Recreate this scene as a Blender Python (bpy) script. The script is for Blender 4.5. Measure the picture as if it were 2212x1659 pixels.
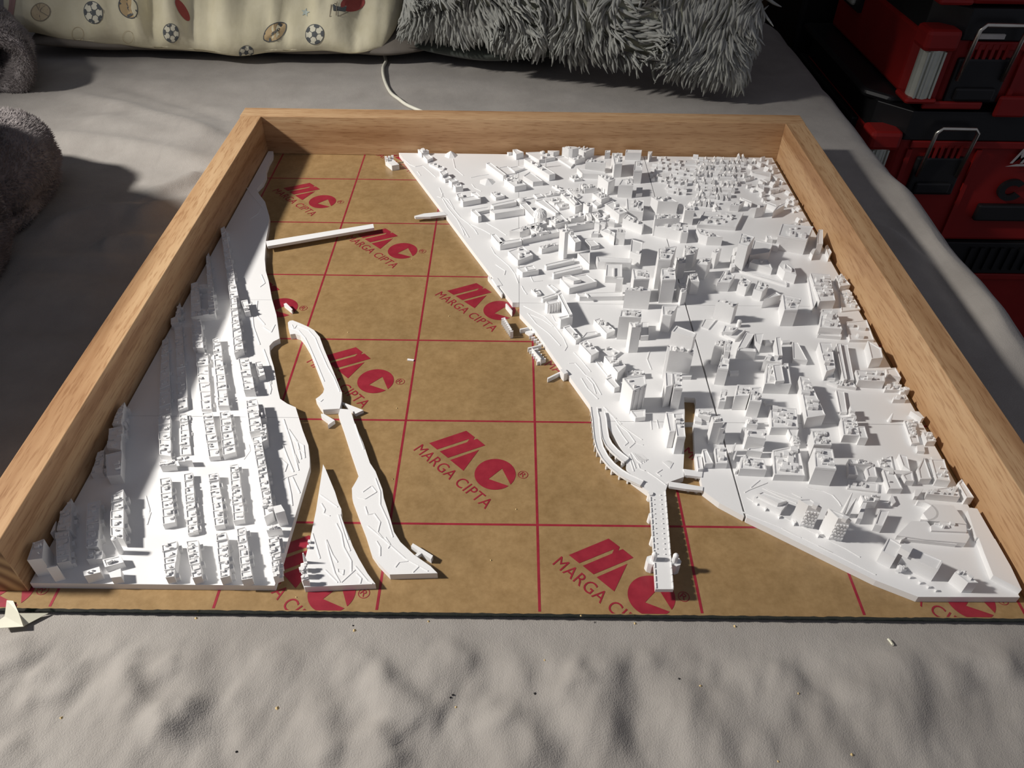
import bpy, bmesh, math, random
import numpy as np
from mathutils import Vector, Matrix, noise
from mathutils.bvhtree import BVHTree

# ---------------------------------------------------------------- frame of reference
# Everything is laid out in "cells": one cell is one square of the red grid printed on
# the masking paper (about 78 mm).  x runs right along the grid, y runs away, z = 0 is the paper.
S = 0.078
Z0 = 0.60
FPX, PCX, PCY = 1661.0, 1106.0, 829.5
ROT = np.array([[0.99991788, -0.01185014, -0.00487861],
                [0.00421215, 0.66345276, -0.74820631],
                [0.01210308, 0.74812432, 0.6634482]])
CAM = np.array([2.79107298, -9.2713018, 4.17714277])

def W(p):
    return ((p[0] - 3) * S, (p[1] + 3) * S, p[2] * S + Z0)

def ray(x, y):
    return ROT @ np.array([(x - PCX) / FPX, -(y - PCY) / FPX, -1.0])

def gp(x, y, z=0.0):
    w = ray(x, y)
    return CAM + w * ((z - CAM[2]) / w[2])

def gpy(x, y, Y):
    w = ray(x, y)
    return CAM + w * ((Y - CAM[1]) / w[1])

def pj(q):
    v = ROT.T @ (np.asarray(q, float) - CAM)
    return PCX + FPX * v[0] / -v[2], PCY - FPX * v[1] / -v[2]

for o in list(bpy.data.objects):
    bpy.data.objects.remove(o)
scene = bpy.context.scene
COL = scene.collection

# ---------------------------------------------------------------- camera
cd = bpy.data.cameras.new('camera')
cd.sensor_fit = 'HORIZONTAL'; cd.sensor_width = 36.0
cd.lens = FPX / 2212.0 * 36.0
cd.clip_start = 0.02; cd.clip_end = 50
cam = bpy.data.objects.new('camera', cd)
M4 = Matrix.Identity(4)
for i in range(3):
    for j in range(3):
        M4[i][j] = ROT[i][j]
wl = W(CAM)
for i in range(3):
    M4[i][3] = wl[i]
cam.matrix_world = M4
COL.objects.link(cam)
scene.camera = cam

# ---------------------------------------------------------------- light and exposure
world = bpy.data.worlds.new('world'); scene.world = world
world.use_nodes = True
bg = world.node_tree.nodes['Background']
bg.inputs[0].default_value = (0.138, 0.142, 0.168, 1)
bg.inputs[1].default_value = 1.0
scene.view_settings.view_transform = 'Standard'
scene.view_settings.look = 'None'
scene.view_settings.gamma = 1.0
scene.view_settings.use_curve_mapping = False
scene.view_settings.exposure = 0.0

def lamp(name, kind, loc, aim, energy, color, **kw):
    d = bpy.data.lights.new(name, kind)
    d.energy = energy; d.color = color
    for k, v in kw.items():
        setattr(d, k, v)
    o = bpy.data.objects.new(name, d)
    a, b = Vector(W(loc)), Vector(W(aim))
    o.location = a
    o.rotation_euler = (b - a).to_track_quat('-Z', 'Y').to_euler()
    COL.objects.link(o)
    return o

# low light from the left (source unseen, left of the bed)
key = lamp('key_light', 'SPOT', (-15.5, -5.9, 14.0), (-0.6, -4.4, 0), 190, (1.0, 0.96, 0.90),
     spot_size=math.radians(50.5), spot_blend=1.0, shadow_soft_size=0.068)
key.scale = (1.0, 0.68, 1.0)          # beam flattened so the light falls off towards the right rail

# ---------------------------------------------------------------- materials
def new_mat(name, rough=0.6, spec=0.5):
    m = bpy.data.materials.new(name); m.use_nodes = True
    nt = m.node_tree; b = nt.nodes['Principled BSDF']
    b.inputs['Roughness'].default_value = rough
    b.inputs['Specular IOR Level'].default_value = spec
    return m, nt, b

def nd(nt, typ, **kw):
    n = nt.nodes.new(typ)
    for k, v in kw.items():
        setattr(n, k, v)
    return n

def noise_mix(nt, b, c0, c1, scale, detail=4, coord='Object', stretch=(1, 1, 1), lo=0.35, hi=0.65, rough=0.6):
    tc = nd(nt, 'ShaderNodeTexCoord'); mp = nd(nt, 'ShaderNodeMapping')
    mp.inputs['Scale'].default_value = stretch
    nz = nd(nt, 'ShaderNodeTexNoise'); nz.inputs['Scale'].default_value = scale
    nz.inputs['Detail'].default_value = detail; nz.inputs['Roughness'].default_value = rough
    cr = nd(nt, 'ShaderNodeValToRGB')
    cr.color_ramp.elements[0].position = lo; cr.color_ramp.elements[0].color = (*c0, 1)
    cr.color_ramp.elements[1].position = hi; cr.color_ramp.elements[1].color = (*c1, 1)
    nt.links.new(tc.outputs[coord], mp.inputs['Vector']); nt.links.new(mp.outputs[0], nz.inputs['Vector'])
    nt.links.new(nz.outputs['Fac'], cr.inputs['Fac']); nt.links.new(cr.outputs[0], b.inputs['Base Color'])
    return mp, nz, cr

def bump(nt, b, src, strength, dist):
    bp = nd(nt, 'ShaderNodeBump'); bp.inputs['Strength'].default_value = strength
    bp.inputs['Distance'].default_value = dist
    nt.links.new(src, bp.inputs['Height']); nt.links.new(bp.outputs[0], b.inputs['Normal'])
    return bp

def plain(name, col, rough=0.5, spec=0.5, metal=0.0, var=0.06, scale=60):
    m, nt, b = new_mat(name, rough, spec)
    noise_mix(nt, b, tuple(c * (1 - var) for c in col), tuple(min(1, c * (1 + var)) for c in col), scale)
    b.inputs['Metallic'].default_value = metal
    return m

MAT = {}
def mk():
    # white printed plastic: faint layer lines on the walls, fine toolpath grain on the flats
    m, nt, b = new_mat('white_plastic', 0.42, 0.4)
    b.inputs['Base Color'].default_value = (0.83, 0.825, 0.82, 1)
    geo = nd(nt, 'ShaderNodeNewGeometry')
    wv = nd(nt, 'ShaderNodeTexWave', wave_type='BANDS', bands_direction='Z'); wv.inputs['Scale'].default_value = 500
    wv.inputs['Distortion'].default_value = 0.0
    nz = nd(nt, 'ShaderNodeTexNoise'); nz.inputs['Scale'].default_value = 900
    mx = nd(nt, 'ShaderNodeMath', operation='MULTIPLY_ADD'); mx.inputs[1].default_value = 0.5
    nt.links.new(geo.outputs['Position'], wv.inputs['Vector']); nt.links.new(geo.outputs['Position'], nz.inputs['Vector'])
    nt.links.new(nz.outputs['Fac'], mx.inputs[0]); nt.links.new(wv.outputs['Fac'], mx.inputs[2])
    bump(nt, b, mx.outputs[0], 0.12, 0.0004)
    b.inputs['Subsurface Weight'].default_value = 0.06
    b.inputs['Subsurface Radius'].default_value = (0.004, 0.004, 0.004)
    MAT['white'] = m
    # kraft masking paper
    m, nt, b = new_mat('kraft_paper', 0.34, 0.5)
    mp, nz, cr = noise_mix(nt, b, (0.27, 0.172, 0.074), (0.405, 0.272, 0.13), 130, 8, 'Object', lo=0.3, hi=0.72, rough=0.75)
    n2 = nd(nt, 'ShaderNodeTexNoise'); n2.inputs['Scale'].default_value = 14; n2.inputs['Detail'].default_value = 3
    hs = nd(nt, 'ShaderNodeMix', data_type='RGBA', blend_type='MULTIPLY'); hs.inputs[0].default_value = 0.45
    nt.links.new(mp.outputs[0], n2.inputs['Vector'])
    nt.links.new(cr.outputs[0], hs.inputs[6]); nt.links.new(n2.outputs['Color'], hs.inputs[7])
    r2 = nd(nt, 'ShaderNodeValToRGB'); r2.color_ramp.elements[0].color = (0.72, 0.72, 0.72, 1); r2.color_ramp.elements[1].color = (1.15, 1.1, 1.05, 1)
    nt.links.new(n2.outputs['Fac'], r2.inputs[0]); nt.links.new(r2.outputs[0], hs.inputs[7]); hs.inputs[0].default_value = 1.0
    nt.links.new(hs.outputs[2], b.inputs['Base Color'])
    bump(nt, b, nz.outputs['Fac'], 0.15, 0.0006)
    MAT['kraft'] = m
    m, nt, b = new_mat('red_print', 0.42, 0.5)
    noise_mix(nt, b, (0.25, 0.014, 0.028), (0.31, 0.022, 0.038), 160, 6)
    MAT['redprint'] = m
    MAT['edge'] = plain('dark_sheet_edge', (0.012, 0.028, 0.022), 0.25, 0.6)
    # fitted sheet
    m, nt, b = new_mat('grey_sheet', 0.85, 0.25)
    mp, nz, cr = noise_mix(nt, b, (0.30, 0.276, 0.252), (0.36, 0.334, 0.306), 22, 5)
    tc = nd(nt, 'ShaderNodeTexCoord')
    w1 = nd(nt, 'ShaderNodeTexNoise'); w1.inputs['Scale'].default_value = 1500; w1.inputs['Detail'].default_value = 2
    w2 = nd(nt, 'ShaderNodeTexNoise'); w2.inputs['Scale'].default_value = 75; w2.inputs['Detail'].default_value = 4
    ad = nd(nt, 'ShaderNodeMath', operation='MULTIPLY_ADD'); ad.inputs[1].default_value = 2.2
    nt.links.new(tc.outputs['Object'], w1.inputs['Vector']); nt.links.new(tc.outputs['Object'], w2.inputs['Vector'])
    nt.links.new(w2.outputs['Fac'], ad.inputs[0]); nt.links.new(w1.outputs['Fac'], ad.inputs[2])
    bump(nt, b, ad.outputs[0], 0.3, 0.0012)
    b.inputs['Sheen Weight'].default_value = 0.15
    MAT['sheet'] = m
    # oak, grain along x / along y
    for nm, ax in (('oak_x', 0), ('oak_y', 1)):
        m, nt, b = new_mat(nm, 0.5, 0.35)
        tc = nd(nt, 'ShaderNodeTexCoord'); mp = nd(nt, 'ShaderNodeMapping')
        sc = [26, 26, 26]; sc[ax] = 1.6
        mp.inputs['Scale'].default_value = sc
        nt.links.new(tc.outputs['Object'], mp.inputs['Vector'])
        nz = nd(nt, 'ShaderNodeTexNoise'); nz.inputs['Scale'].default_value = 2.2; nz.inputs['Detail'].default_value = 5; nz.inputs['Distortion'].default_value = 0.7
        cr = nd(nt, 'ShaderNodeValToRGB')
        els = cr.color_ramp.elements
        els[0].position = 0.33; els[0].color = (0.34, 0.185, 0.09, 1)
        els[1].position = 0.66; els[1].color = (0.56, 0.375, 0.215, 1)
        e = els.new(0.5); e.color = (0.485, 0.30, 0.162, 1)
        nt.links.new(mp.outputs[0], nz.inputs['Vector']); nt.links.new(nz.outputs['Fac'], cr.inputs[0])
        mp2 = nd(nt, 'ShaderNodeMapping'); sc2 = [620, 620, 620]; sc2[ax] = 52
        mp2.inputs['Scale'].default_value = sc2
        nt.links.new(tc.outputs['Object'], mp2.inputs['Vector'])
        fl = nd(nt, 'ShaderNodeTexNoise'); fl.inputs['Scale'].default_value = 1.3; fl.inputs['Detail'].default_value = 3
        nt.links.new(mp2.outputs[0], fl.inputs['Vector'])
        fr = nd(nt, 'ShaderNodeValToRGB'); fr.color_ramp.elements[0].position = 0.34; fr.color_ramp.elements[0].color = (0.80, 0.72, 0.65, 1)
        fr.color_ramp.elements[1].position = 0.48; fr.color_ramp.elements[1].color = (1.04, 1.03, 1.0, 1)
        nt.links.new(fl.outputs['Fac'], fr.inputs[0])
        mx = nd(nt, 'ShaderNodeMix', data_type='RGBA', blend_type='MULTIPLY'); mx.inputs[0].default_value = 1.0
        nt.links.new(cr.outputs[0], mx.inputs[6]); nt.links.new(fr.outputs[0], mx.inputs[7]); nt.links.new(mx.outputs[2], b.inputs['Base Color'])
        bump(nt, b, fl.outputs['Fac'], 0.12, 0.0006)
        MAT[nm] = m
    # oak end grain: growth rings
    m, nt, b = new_mat('oak_end', 0.6, 0.3)
    tc = nd(nt, 'ShaderNodeTexCoord'); mp = nd(nt, 'ShaderNodeMapping'); mp.inputs['Location'].default_value = (0.285, 0.0, 0.012)
    wv = nd(nt, 'ShaderNodeTexWave', wave_type='RINGS', rings_direction='Y'); wv.inputs['Scale'].default_value = 40; wv.inputs['Distortion'].default_value = 1.5
    cr = nd(nt, 'ShaderNodeValToRGB'); cr.color_ramp.elements[0].color = (0.20, 0.10, 0.04, 1); cr.color_ramp.elements[1].color = (0.5, 0.31, 0.14, 1)
    nt.links.new(tc.outputs['Object'], mp.inputs[0]); nt.links.new(mp.outputs[0], wv.inputs['Vector']); nt.links.new(wv.outputs['Fac'], cr.inputs[0]); nt.links.new(cr.outputs[0], b.inputs['Base Color'])
    MAT['oak_end'] = m
    # pillowcases and fleece
    m, nt, b = new_mat('cream_cotton', 0.85, 0.2)
    mp, nz, cr = noise_mix(nt, b, (0.76, 0.70, 0.49), (0.85, 0.79, 0.58), 30, 4)
    n2 = nd(nt, 'ShaderNodeTexNoise'); n2.inputs['Scale'].default_value = 120; nt.links.new(mp.outputs[0], n2.inputs['Vector'])
    bump(nt, b, n2.outputs['Fac'], 0.2, 0.002)
    MAT['cream'] = m
    m, nt, b = new_mat('grey_pillowcase', 0.85, 0.2)
    mp, nz, cr = noise_mix(nt, b, (0.17, 0.15, 0.128), (0.21, 0.187, 0.16), 30, 4)
    MAT['greycase'] = m
    m, nt, b = new_mat('shag_yarn', 0.9, 0.15)
    noise_mix(nt, b, (0.30, 0.305, 0.28), (0.46, 0.465, 0.43), 45, 4)
    MAT['shag'] = m
    m, nt, b = new_mat('shag_backing', 0.9, 0.15)
    noise_mix(nt, b, (0.36, 0.37, 0.29), (0.43, 0.44, 0.35), 40, 4)
    MAT['shagback'] = m
    m, nt, b = new_mat('dark_velvet', 0.9, 0.15)
    noise_mix(nt, b, (0.055, 0.066, 0.056), (0.085, 0.098, 0.085), 60, 5)
    b.inputs['Sheen Weight'].default_value = 0.3
    MAT['velvet'] = m
    m, nt, b = new_mat('plush_fleece', 0.75, 0.25)
    noise_mix(nt, b, (0.15, 0.13, 0.128), (0.33, 0.295, 0.29), 35, 6, lo=0.3, hi=0.7)
    b.inputs['Sheen Weight'].default_value = 0.6; b.inputs['Sheen Roughness'].default_value = 0.4
    MAT['fleece'] = m
    MAT['cable'] = plain('cream_cable', (0.72, 0.70, 0.60), 0.4)
    MAT['tape'] = plain('cream_tape', (0.72, 0.70, 0.56), 0.6)
    MAT['red'] = plain('red_plastic', (0.27, 0.011, 0.009), 0.5, 0.35, var=0.08, scale=25)
    MAT['black'] = plain('black_plastic', (0.012, 0.012, 0.013), 0.45, 0.4)
    MAT['steel'] = plain('bright_steel', (0.72, 0.69, 0.60), 0.28, metal=1.0)
    MAT['alu'] = plain('silver_bar', (0.55, 0.57, 0.5), 0.4, metal=0.3)
    MAT['offwhite'] = plain('white_print', (0.6, 0.57, 0.53), 0.5)
    MAT['ink'] = plain('ink_grey', (0.13, 0.14, 0.145), 0.85, 0.15)
    MAT['inkline'] = plain('ink_line', (0.30, 0.26, 0.20), 0.85, 0.15)
    MAT['inktan'] = plain('ink_tan', (0.58, 0.43, 0.24), 0.85, 0.15)
    MAT['inkbuff'] = plain('ink_buff', (0.6, 0.5, 0.33), 0.85, 0.15)
    MAT['inkwhite'] = plain('ink_white', (0.80, 0.77, 0.62), 0.85, 0.15)
    MAT['inkred'] = plain('ink_red', (0.42, 0.10, 0.09), 0.85, 0.15)
    MAT['inkpink'] = plain('ink_pink', (0.50, 0.30, 0.26), 0.85, 0.15)
    MAT['inkblue'] = plain('ink_blue', (0.11, 0.16, 0.24), 0.85, 0.15)
    MAT['inkpale'] = plain('ink_pale_blue', (0.55, 0.62, 0.56), 0.85, 0.15)
    MAT['crumb'] = plain('wood_crumb', (0.62, 0.46, 0.22), 0.8)
    MAT['mattress'] = plain('mattress_ticking', (0.4, 0.39, 0.38), 0.9)
    m, nt, b = new_mat('dark_wood_wall', 0.55, 0.3)
    noise_mix(nt, b, (0.045, 0.024, 0.009), (0.13, 0.075, 0.03), 5, 7, stretch=(1, 1, 7), lo=0.3, hi=0.7)
    MAT['darkwood'] = m
    MAT['floor'] = plain('dark_floor', (0.035, 0.028, 0.022), 0.6, scale=6, var=0.25)
mk()

# ---------------------------------------------------------------- mesh helpers (all coordinates in cells)
class MB:
    def __init__(s): s.v = []; s.f = []; s.m = []
    def add(s, vs, fs, mi=0):
        o = len(s.v); s.v += [tuple(map(float, v)) for v in vs]
        for f in fs: s.f.append([i + o for i in f]); s.m.append(mi)
    def prism(s, poly, z0, z1, mi=0, parapet=0.0):
        n = len(poly); zz0 = z0 if hasattr(z0, '__len__') else [z0] * n; zz1 = z1 if hasattr(z1, '__len__') else [z1] * n
        A = sum(poly[i][0] * poly[(i + 1) % n][1] - poly[(i + 1) % n][0] * poly[i][1] for i in range(n))
        if A < 0: poly = poly[::-1]; zz0 = list(zz0)[::-1]; zz1 = list(zz1)[::-1]
        vs = [(p[0], p[1], z) for p, z in zip(poly, zz0)] + [(p[0], p[1], z) for p, z in zip(poly, zz1)]
        fs = [[i, (i + 1) % n, n + (i + 1) % n, n + i] for i in range(n)] + [list(range(n))[::-1]]
        if parapet > 0:
            cx = sum(p[0] for p in poly) / n; cy = sum(p[1] for p in poly) / n
            ins = []
            for p in poly:
                d = math.hypot(p[0] - cx, p[1] - cy) + 1e-6; k = max(0.3, 1 - parapet / d)
                ins.append((cx + (p[0] - cx) * k, cy + (p[1] - cy) * k))
            vs += [(p[0], p[1], z) for p, z in zip(ins, zz1)] + [(p[0], p[1], z - 0.006) for p, z in zip(ins, zz1)]
            fs += [[n + i, n + (i + 1) % n, 2 * n + (i + 1) % n, 2 * n + i] for i in range(n)]
            fs += [[2 * n + i, 2 * n + (i + 1) % n, 3 * n + (i + 1) % n, 3 * n + i] for i in range(n)]
            fs.append([3 * n + i for i in range(n)])
        else:
            fs.append([n + i for i in range(n)])
        s.add(vs, fs, mi)
    def box(s, x0, y0, z0, x1, y1, z1, mi=0):
        s.prism([(x0, y0), (x1, y0), (x1, y1), (x0, y1)], z0, z1, mi)
    def obox(s, c, a, w, l, z0, z1, mi=0):
        ca, sa = math.cos(a), math.sin(a)
        P = [(c[0] + ca * u - sa * v, c[1] + sa * u + ca * v) for u, v in ((-w, -l), (w, -l), (w, l), (-w, l))]
        s.prism(P, z0, z1, mi)
    def gable(s, c, a, w, l, z0, z1, z2, mi=0):
        ca, sa = math.cos(a), math.sin(a)
        q = lambda u, v: (c[0] + ca * u - sa * v, c[1] + sa * u + ca * v)
        P = [q(-w, -l), q(w, -l), q(w, l), q(-w, l)]; R = [q(0, -l), q(0, l)]
        vs = [(*p, z0) for p in P] + [(*p, z1) for p in P] + [(*r, z2) for r in R]
        s.add(vs, [[0, 1, 5, 8, 4], [1, 2, 6, 5], [2, 3, 7, 9, 6], [3, 0, 4, 7], [4, 8, 9, 7], [8, 5, 6, 9], [3, 2, 1, 0]], mi)
    def cyl(s, x, y, z0, z1, r0, r1=None, n=14, mi=0):
        r1 = r0 if r1 is None else r1
        vs = [(x + r0 * math.cos(2 * math.pi * i / n), y + r0 * math.sin(2 * math.pi * i / n), z0) for i in range(n)]
        vs += [(x + r1 * math.cos(2 * math.pi * i / n), y + r1 * math.sin(2 * math.pi * i / n), z1) for i in range(n)]
        s.add(vs, [[i, (i + 1) % n, n + (i + 1) % n, n + i] for i in range(n)] + [[n + i for i in range(n)], list(range(n))[::-1]], mi)
    def dome(s, x, y, z, r, hgt, n=18, k=6, mi=0):
        vs = []; fs = []
        for j in range(k):
            t = math.pi / 2 * j / k
            vs += [(x + r * math.cos(t) * math.cos(2 * math.pi * i / n), y + r * math.cos(t) * math.sin(2 * math.pi * i / n), z + hgt * math.sin(t)) for i in range(n)]
        vs.append((x, y, z + hgt))
        for j in range(k - 1):
            fs += [[j * n + i, j * n + (i + 1) % n, (j + 1) * n + (i + 1) % n, (j + 1) * n + i] for i in range(n)]
        fs += [[(k - 1) * n + i, (k - 1) * n + (i + 1) % n, k * n] for i in range(n)]
        s.add(vs, fs, mi)
    def tube(s, pts, r, n=8, mi=0, cap=True):
        pts = [Vector(p) for p in pts]; rr = r if hasattr(r, '__len__') else [r] * len(pts)
        vs = []; fs = []; up = None
        for i, p in enumerate(pts):
            d = (pts[min(i + 1, len(pts) - 1)] - pts[max(i - 1, 0)]).normalized()
            if up is None: up = Vector((0, 0, 1)) if abs(d.z) < .9 else Vector((1, 0, 0))
            a = d.cross(up).normalized(); b = a.cross(d).normalized(); up = b
            vs += [p + a * (rr[i] * math.cos(2 * math.pi * k / n)) + b * (rr[i] * math.sin(2 * math.pi * k / n)) for k in range(n)]
        for i in range(len(pts) - 1):
            fs += [[i * n + k, i * n + (k + 1) % n, (i + 1) * n + (k + 1) % n, (i + 1) * n + k] for k in range(n)]
        if cap: fs += [list(range(n)), [(len(pts) - 1) * n + k for k in range(n)][::-1]]
        s.add(vs, fs, mi)
    def build(s, name, mats, parent=None, smooth=False, fix=True, bevel=0.0):
        if not isinstance(mats, (list, tuple)): mats = [mats]
        me = bpy.data.meshes.new(name)
        org = Vector(parent['_o']) if parent is not None else None
        if org is None:
            a = np.array(s.v); c = [(a[:, 0].min() + a[:, 0].max()) / 2, (a[:, 1].min() + a[:, 1].max()) / 2, a[:, 2].min()]
            org = Vector(W(c))
        me.from_pydata([Vector(W(v)) - org for v in s.v], [], s.f)
        for m in mats: me.materials.append(MAT[m])
        if len(mats) > 1: me.polygons.foreach_set('material_index', s.m)
        if fix or bevel:
            bm = bmesh.new(); bm.from_mesh(me)
            if bevel:
                bmesh.ops.remove_doubles(bm, verts=bm.verts, dist=1e-6)
            bmesh.ops.recalc_face_normals(bm, faces=bm.faces)
            if bevel:
                ed = [e for e in bm.edges if len(e.link_faces) == 2 and e.calc_face_angle(0) > 0.6]
                bmesh.ops.bevel(bm, geom=ed, offset=bevel * S, segments=2, affect='EDGES', profile=0.5, clamp_overlap=True)
            bm.to_mesh(me); bm.free()
        if smooth: me.polygons.foreach_set('use_smooth', [True] * len(me.polygons))
        o = bpy.data.objects.new(name, me); COL.objects.link(o)
        if parent is not None: o.parent = parent
        else: o.location = org
        o['_o'] = list(org)
        return o

def tag(o, label=None, cat=None, group=None, kind=None):
    if label: o['label'] = label
    if cat: o['category'] = cat
    if group: o['group'] = group
    if kind: o['kind'] = kind
    return o

def thing(name, at, label, cat, group=None):
    o = bpy.data.objects.new(name, None); COL.objects.link(o)
    o.empty_display_size = 0.02
    o.location = W(at); o['_o'] = list(o.location)
    return tag(o, label, cat, group)

def smoothstep(a, b, x):
    t = np.clip((x - a) / (b - a), 0, 1); return t * t * (3 - 2 * t)

# ---------------------------------------------------------------- the room
ZB = -0.055                       # top of the bed, under the sheet of acrylic
ZF = -7.69                        # floor
b = MB(); b.box(-22, -22, ZF - .2, 22, 10.2, ZF); tag(b.build('floor', 'floor'), kind='structure')
wb = MB(); wb.box(-22, 9.9, ZF, 22, 10.2, 22); wall = tag(wb.build('wall_back', 'darkwood'), kind='structure')
for k in range(9):                # boards of the panelled wall, as far as they can be seen beside the bed
    q = MB(); z = ZF + k * 1.25
    q.box(4.0, 9.78, z + .02, 20, 9.9, z + 1.23); q.build('plank', 'darkwood', wall, bevel=.03)

# ---------------------------------------------------------------- bed
def px_path(o, s, pts, z=ZB):
    return [gp(o[0] + x / s, o[1] + y / s, z)[:2] for x, y in pts]

CREASE = []
def crease(o, s, w, h, *pts):
    CREASE.append((px_path(o, s, pts), w * (.9 if o[1] > 1000 else 1), h * (.85 if o[1] > 1000 else 1)))
A, B_ = (0, 1330), (1106, 1330)
FOLD = []                         # soft folds: path of the shaded side, width, height; the light comes from the left
def fold(o, w, h, *pts):
    FOLD.append((px_path(o, 2.0, pts), w * 1.15, h * .66))
for w, h, pts in (
    (.060, .075, ((105, 40), (115, 100), (122, 160), (138, 230))), (.045, .045, ((390, 150), (360, 220), (332, 280), (328, 360))),
    (.045, .045, ((515, 50), (525, 100), (535, 160))), (.055, .065, ((545, 170), (575, 240), (615, 305), (640, 370), (645, 460))),
    (.045, .045, ((700, 370), (735, 450), (775, 510))), (.070, .105, ((875, 300), (855, 390), (820, 470), (775, 545), (700, 625))),
    (.07, .035, ((1055, 280), (1035, 400), (1018, 520))), (.06, .055, ((1445, 330), (1475, 460), (1490, 560), (1505, 660))),
    (.055, .050, ((1470, 50), (1550, 130), (1640, 195))), (.065, .090, ((1640, 120), (1675, 220), (1705, 290), (1790, 350), (1880, 420), (1920, 500))),
    (.060, .095, ((1650, 430), (1668, 520), (1710, 590), (1775, 670))), (.05, .05, ((1920, 70), (1995, 135), (2090, 195))),
    (.06, .05, ((2140, 310), (2190, 400), (2225, 500))), (.05, .035, ((30, 500), (95, 565), (210, 640))), (.04, .03, ((230, 210), (215, 260), (190, 300))),
    (.05, .035, ((740, 150), (770, 200), (790, 260))), (.05, .03, ((1210, 80), (1240, 160), (1330, 170)))):
    fold(A, w, h, *pts)
for w, h, pts in (
    (.05, .04, ((200, 212), (290, 222), (348, 290), (352, 330))), (.04, .03, ((240, 290), (235, 420))), (.08, .09, ((-20, 340), (60, 450), (130, 535), (240, 670))),
    (.10, .085, ((470, 80), (490, 230), (485, 400), (470, 540), (455, 670))), (.05, .035, ((615, 120), (632, 240))), (.06, .04, ((780, 240), (800, 380), (800, 600))),
    (.03, .02, ((868, 50), (875, 170))), (.06, .045, ((1270, 220), (1235, 360), (1232, 540))), (.05, .03, ((1420, 360), (1370, 500))), (.05, .03, ((1530, 280), (1580, 430))),
    (.10, .105, ((1735, 60), (1755, 230), (1772, 420), (1758, 670))), (.07, .055, ((1985, 110), (1998, 240), (2030, 370))), (.07, .07, ((2195, 40), (2185, 200), (2170, 330))),
    (.05, .03, ((1160, 180), (1165, 320))), (.06, .03, ((1010, 300), (980, 460), (960, 620)))):
    fold(B_, w, h, *pts)
for w, h, pts in (
    (.05, .025, ((560, 150), (680, 120), (820, 95))), (.05, .025, ((90, 360), (180, 352), (290, 350)))):
    crease(A, 2.0, w, h, *pts)
for w, h, pts in (
    (.13, .08, ((560, 770), (1000, 870), (1400, 985), (1790, 1120))), (.16, .09, ((300, 1080), (900, 1150), (1300, 1225), (1690, 1300))),
    (.09, -.04, ((900, 680), (1500, 850), (1880, 985))), (.35, .06, ((700, 950), (1200, 1060), (1700, 1180))),
    (.25, .05, ((400, 560), (900, 640), (1500, 700)))):
    crease((0, 0), 3.687, w, h, *pts)
for w, h, pts in (
    (.16, .14, ((330, 790), (560, 690), (800, 630), (1060, 605), (1150, 630), (1430, 525))),
    (.14, .09, ((1180, 480), (1400, 380), (1620, 285))), (.12, .09, ((800, 880), (1000, 835), (1260, 845))),
    (.12, .07, ((80, 960), (500, 985), (1000, 1000))), (.13, .06, ((100, 1120), (500, 1130), (950, 1170))),
    (.13, .06, ((50, 1230), (400, 1240), (850, 1300))), (.13, .05, ((0, 1380), (400, 1370), (800, 1420))),
    (.1, .05, ((0, 1590), (300, 1620), (650, 1640)))):
    crease((0, 300), 3.687, w, h, *pts)
crease((1900, 230), 2.91, .2, .12, (60, 430), (260, 640), (450, 860), (640, 1150), (830, 1480))
crease((1900, 230), 2.91, .14, -.08, (0, 640), (250, 850), (420, 1080), (690, 1500))
crease((1900, 230), 2.91, .12, .05, (0, 760), (180, 880), (350, 1000))

def seg_dist(X, Y, a, b_):
    dx, dy = b_[0] - a[0], b_[1] - a[1]; L = dx * dx + dy * dy + 1e-9
    t = np.clip(((X - a[0]) * dx + (Y - a[1]) * dy) / L, 0, 1)
    return np.hypot(X - a[0] - t * dx, Y - a[1] - t * dy), t

def vnoise(X, Y, seed, sx, sy):
    rs = np.random.RandomState(seed); T = rs.rand(64, 64)
    x = X * sx + 100; y = Y * sy + 100; xi = np.floor(x).astype(int); yi = np.floor(y).astype(int)
    fx = x - xi; fy = y - yi; fx = fx * fx * (3 - 2 * fx); fy = fy * fy * (3 - 2 * fy)
    g = lambda i, j: T[(xi + i) % 64, (yi + j) % 64]
    return (g(0, 0) * (1 - fx) + g(1, 0) * fx) * (1 - fy) + (g(0, 1) * (1 - fx) + g(1, 1) * fx) * fy - .5

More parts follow.
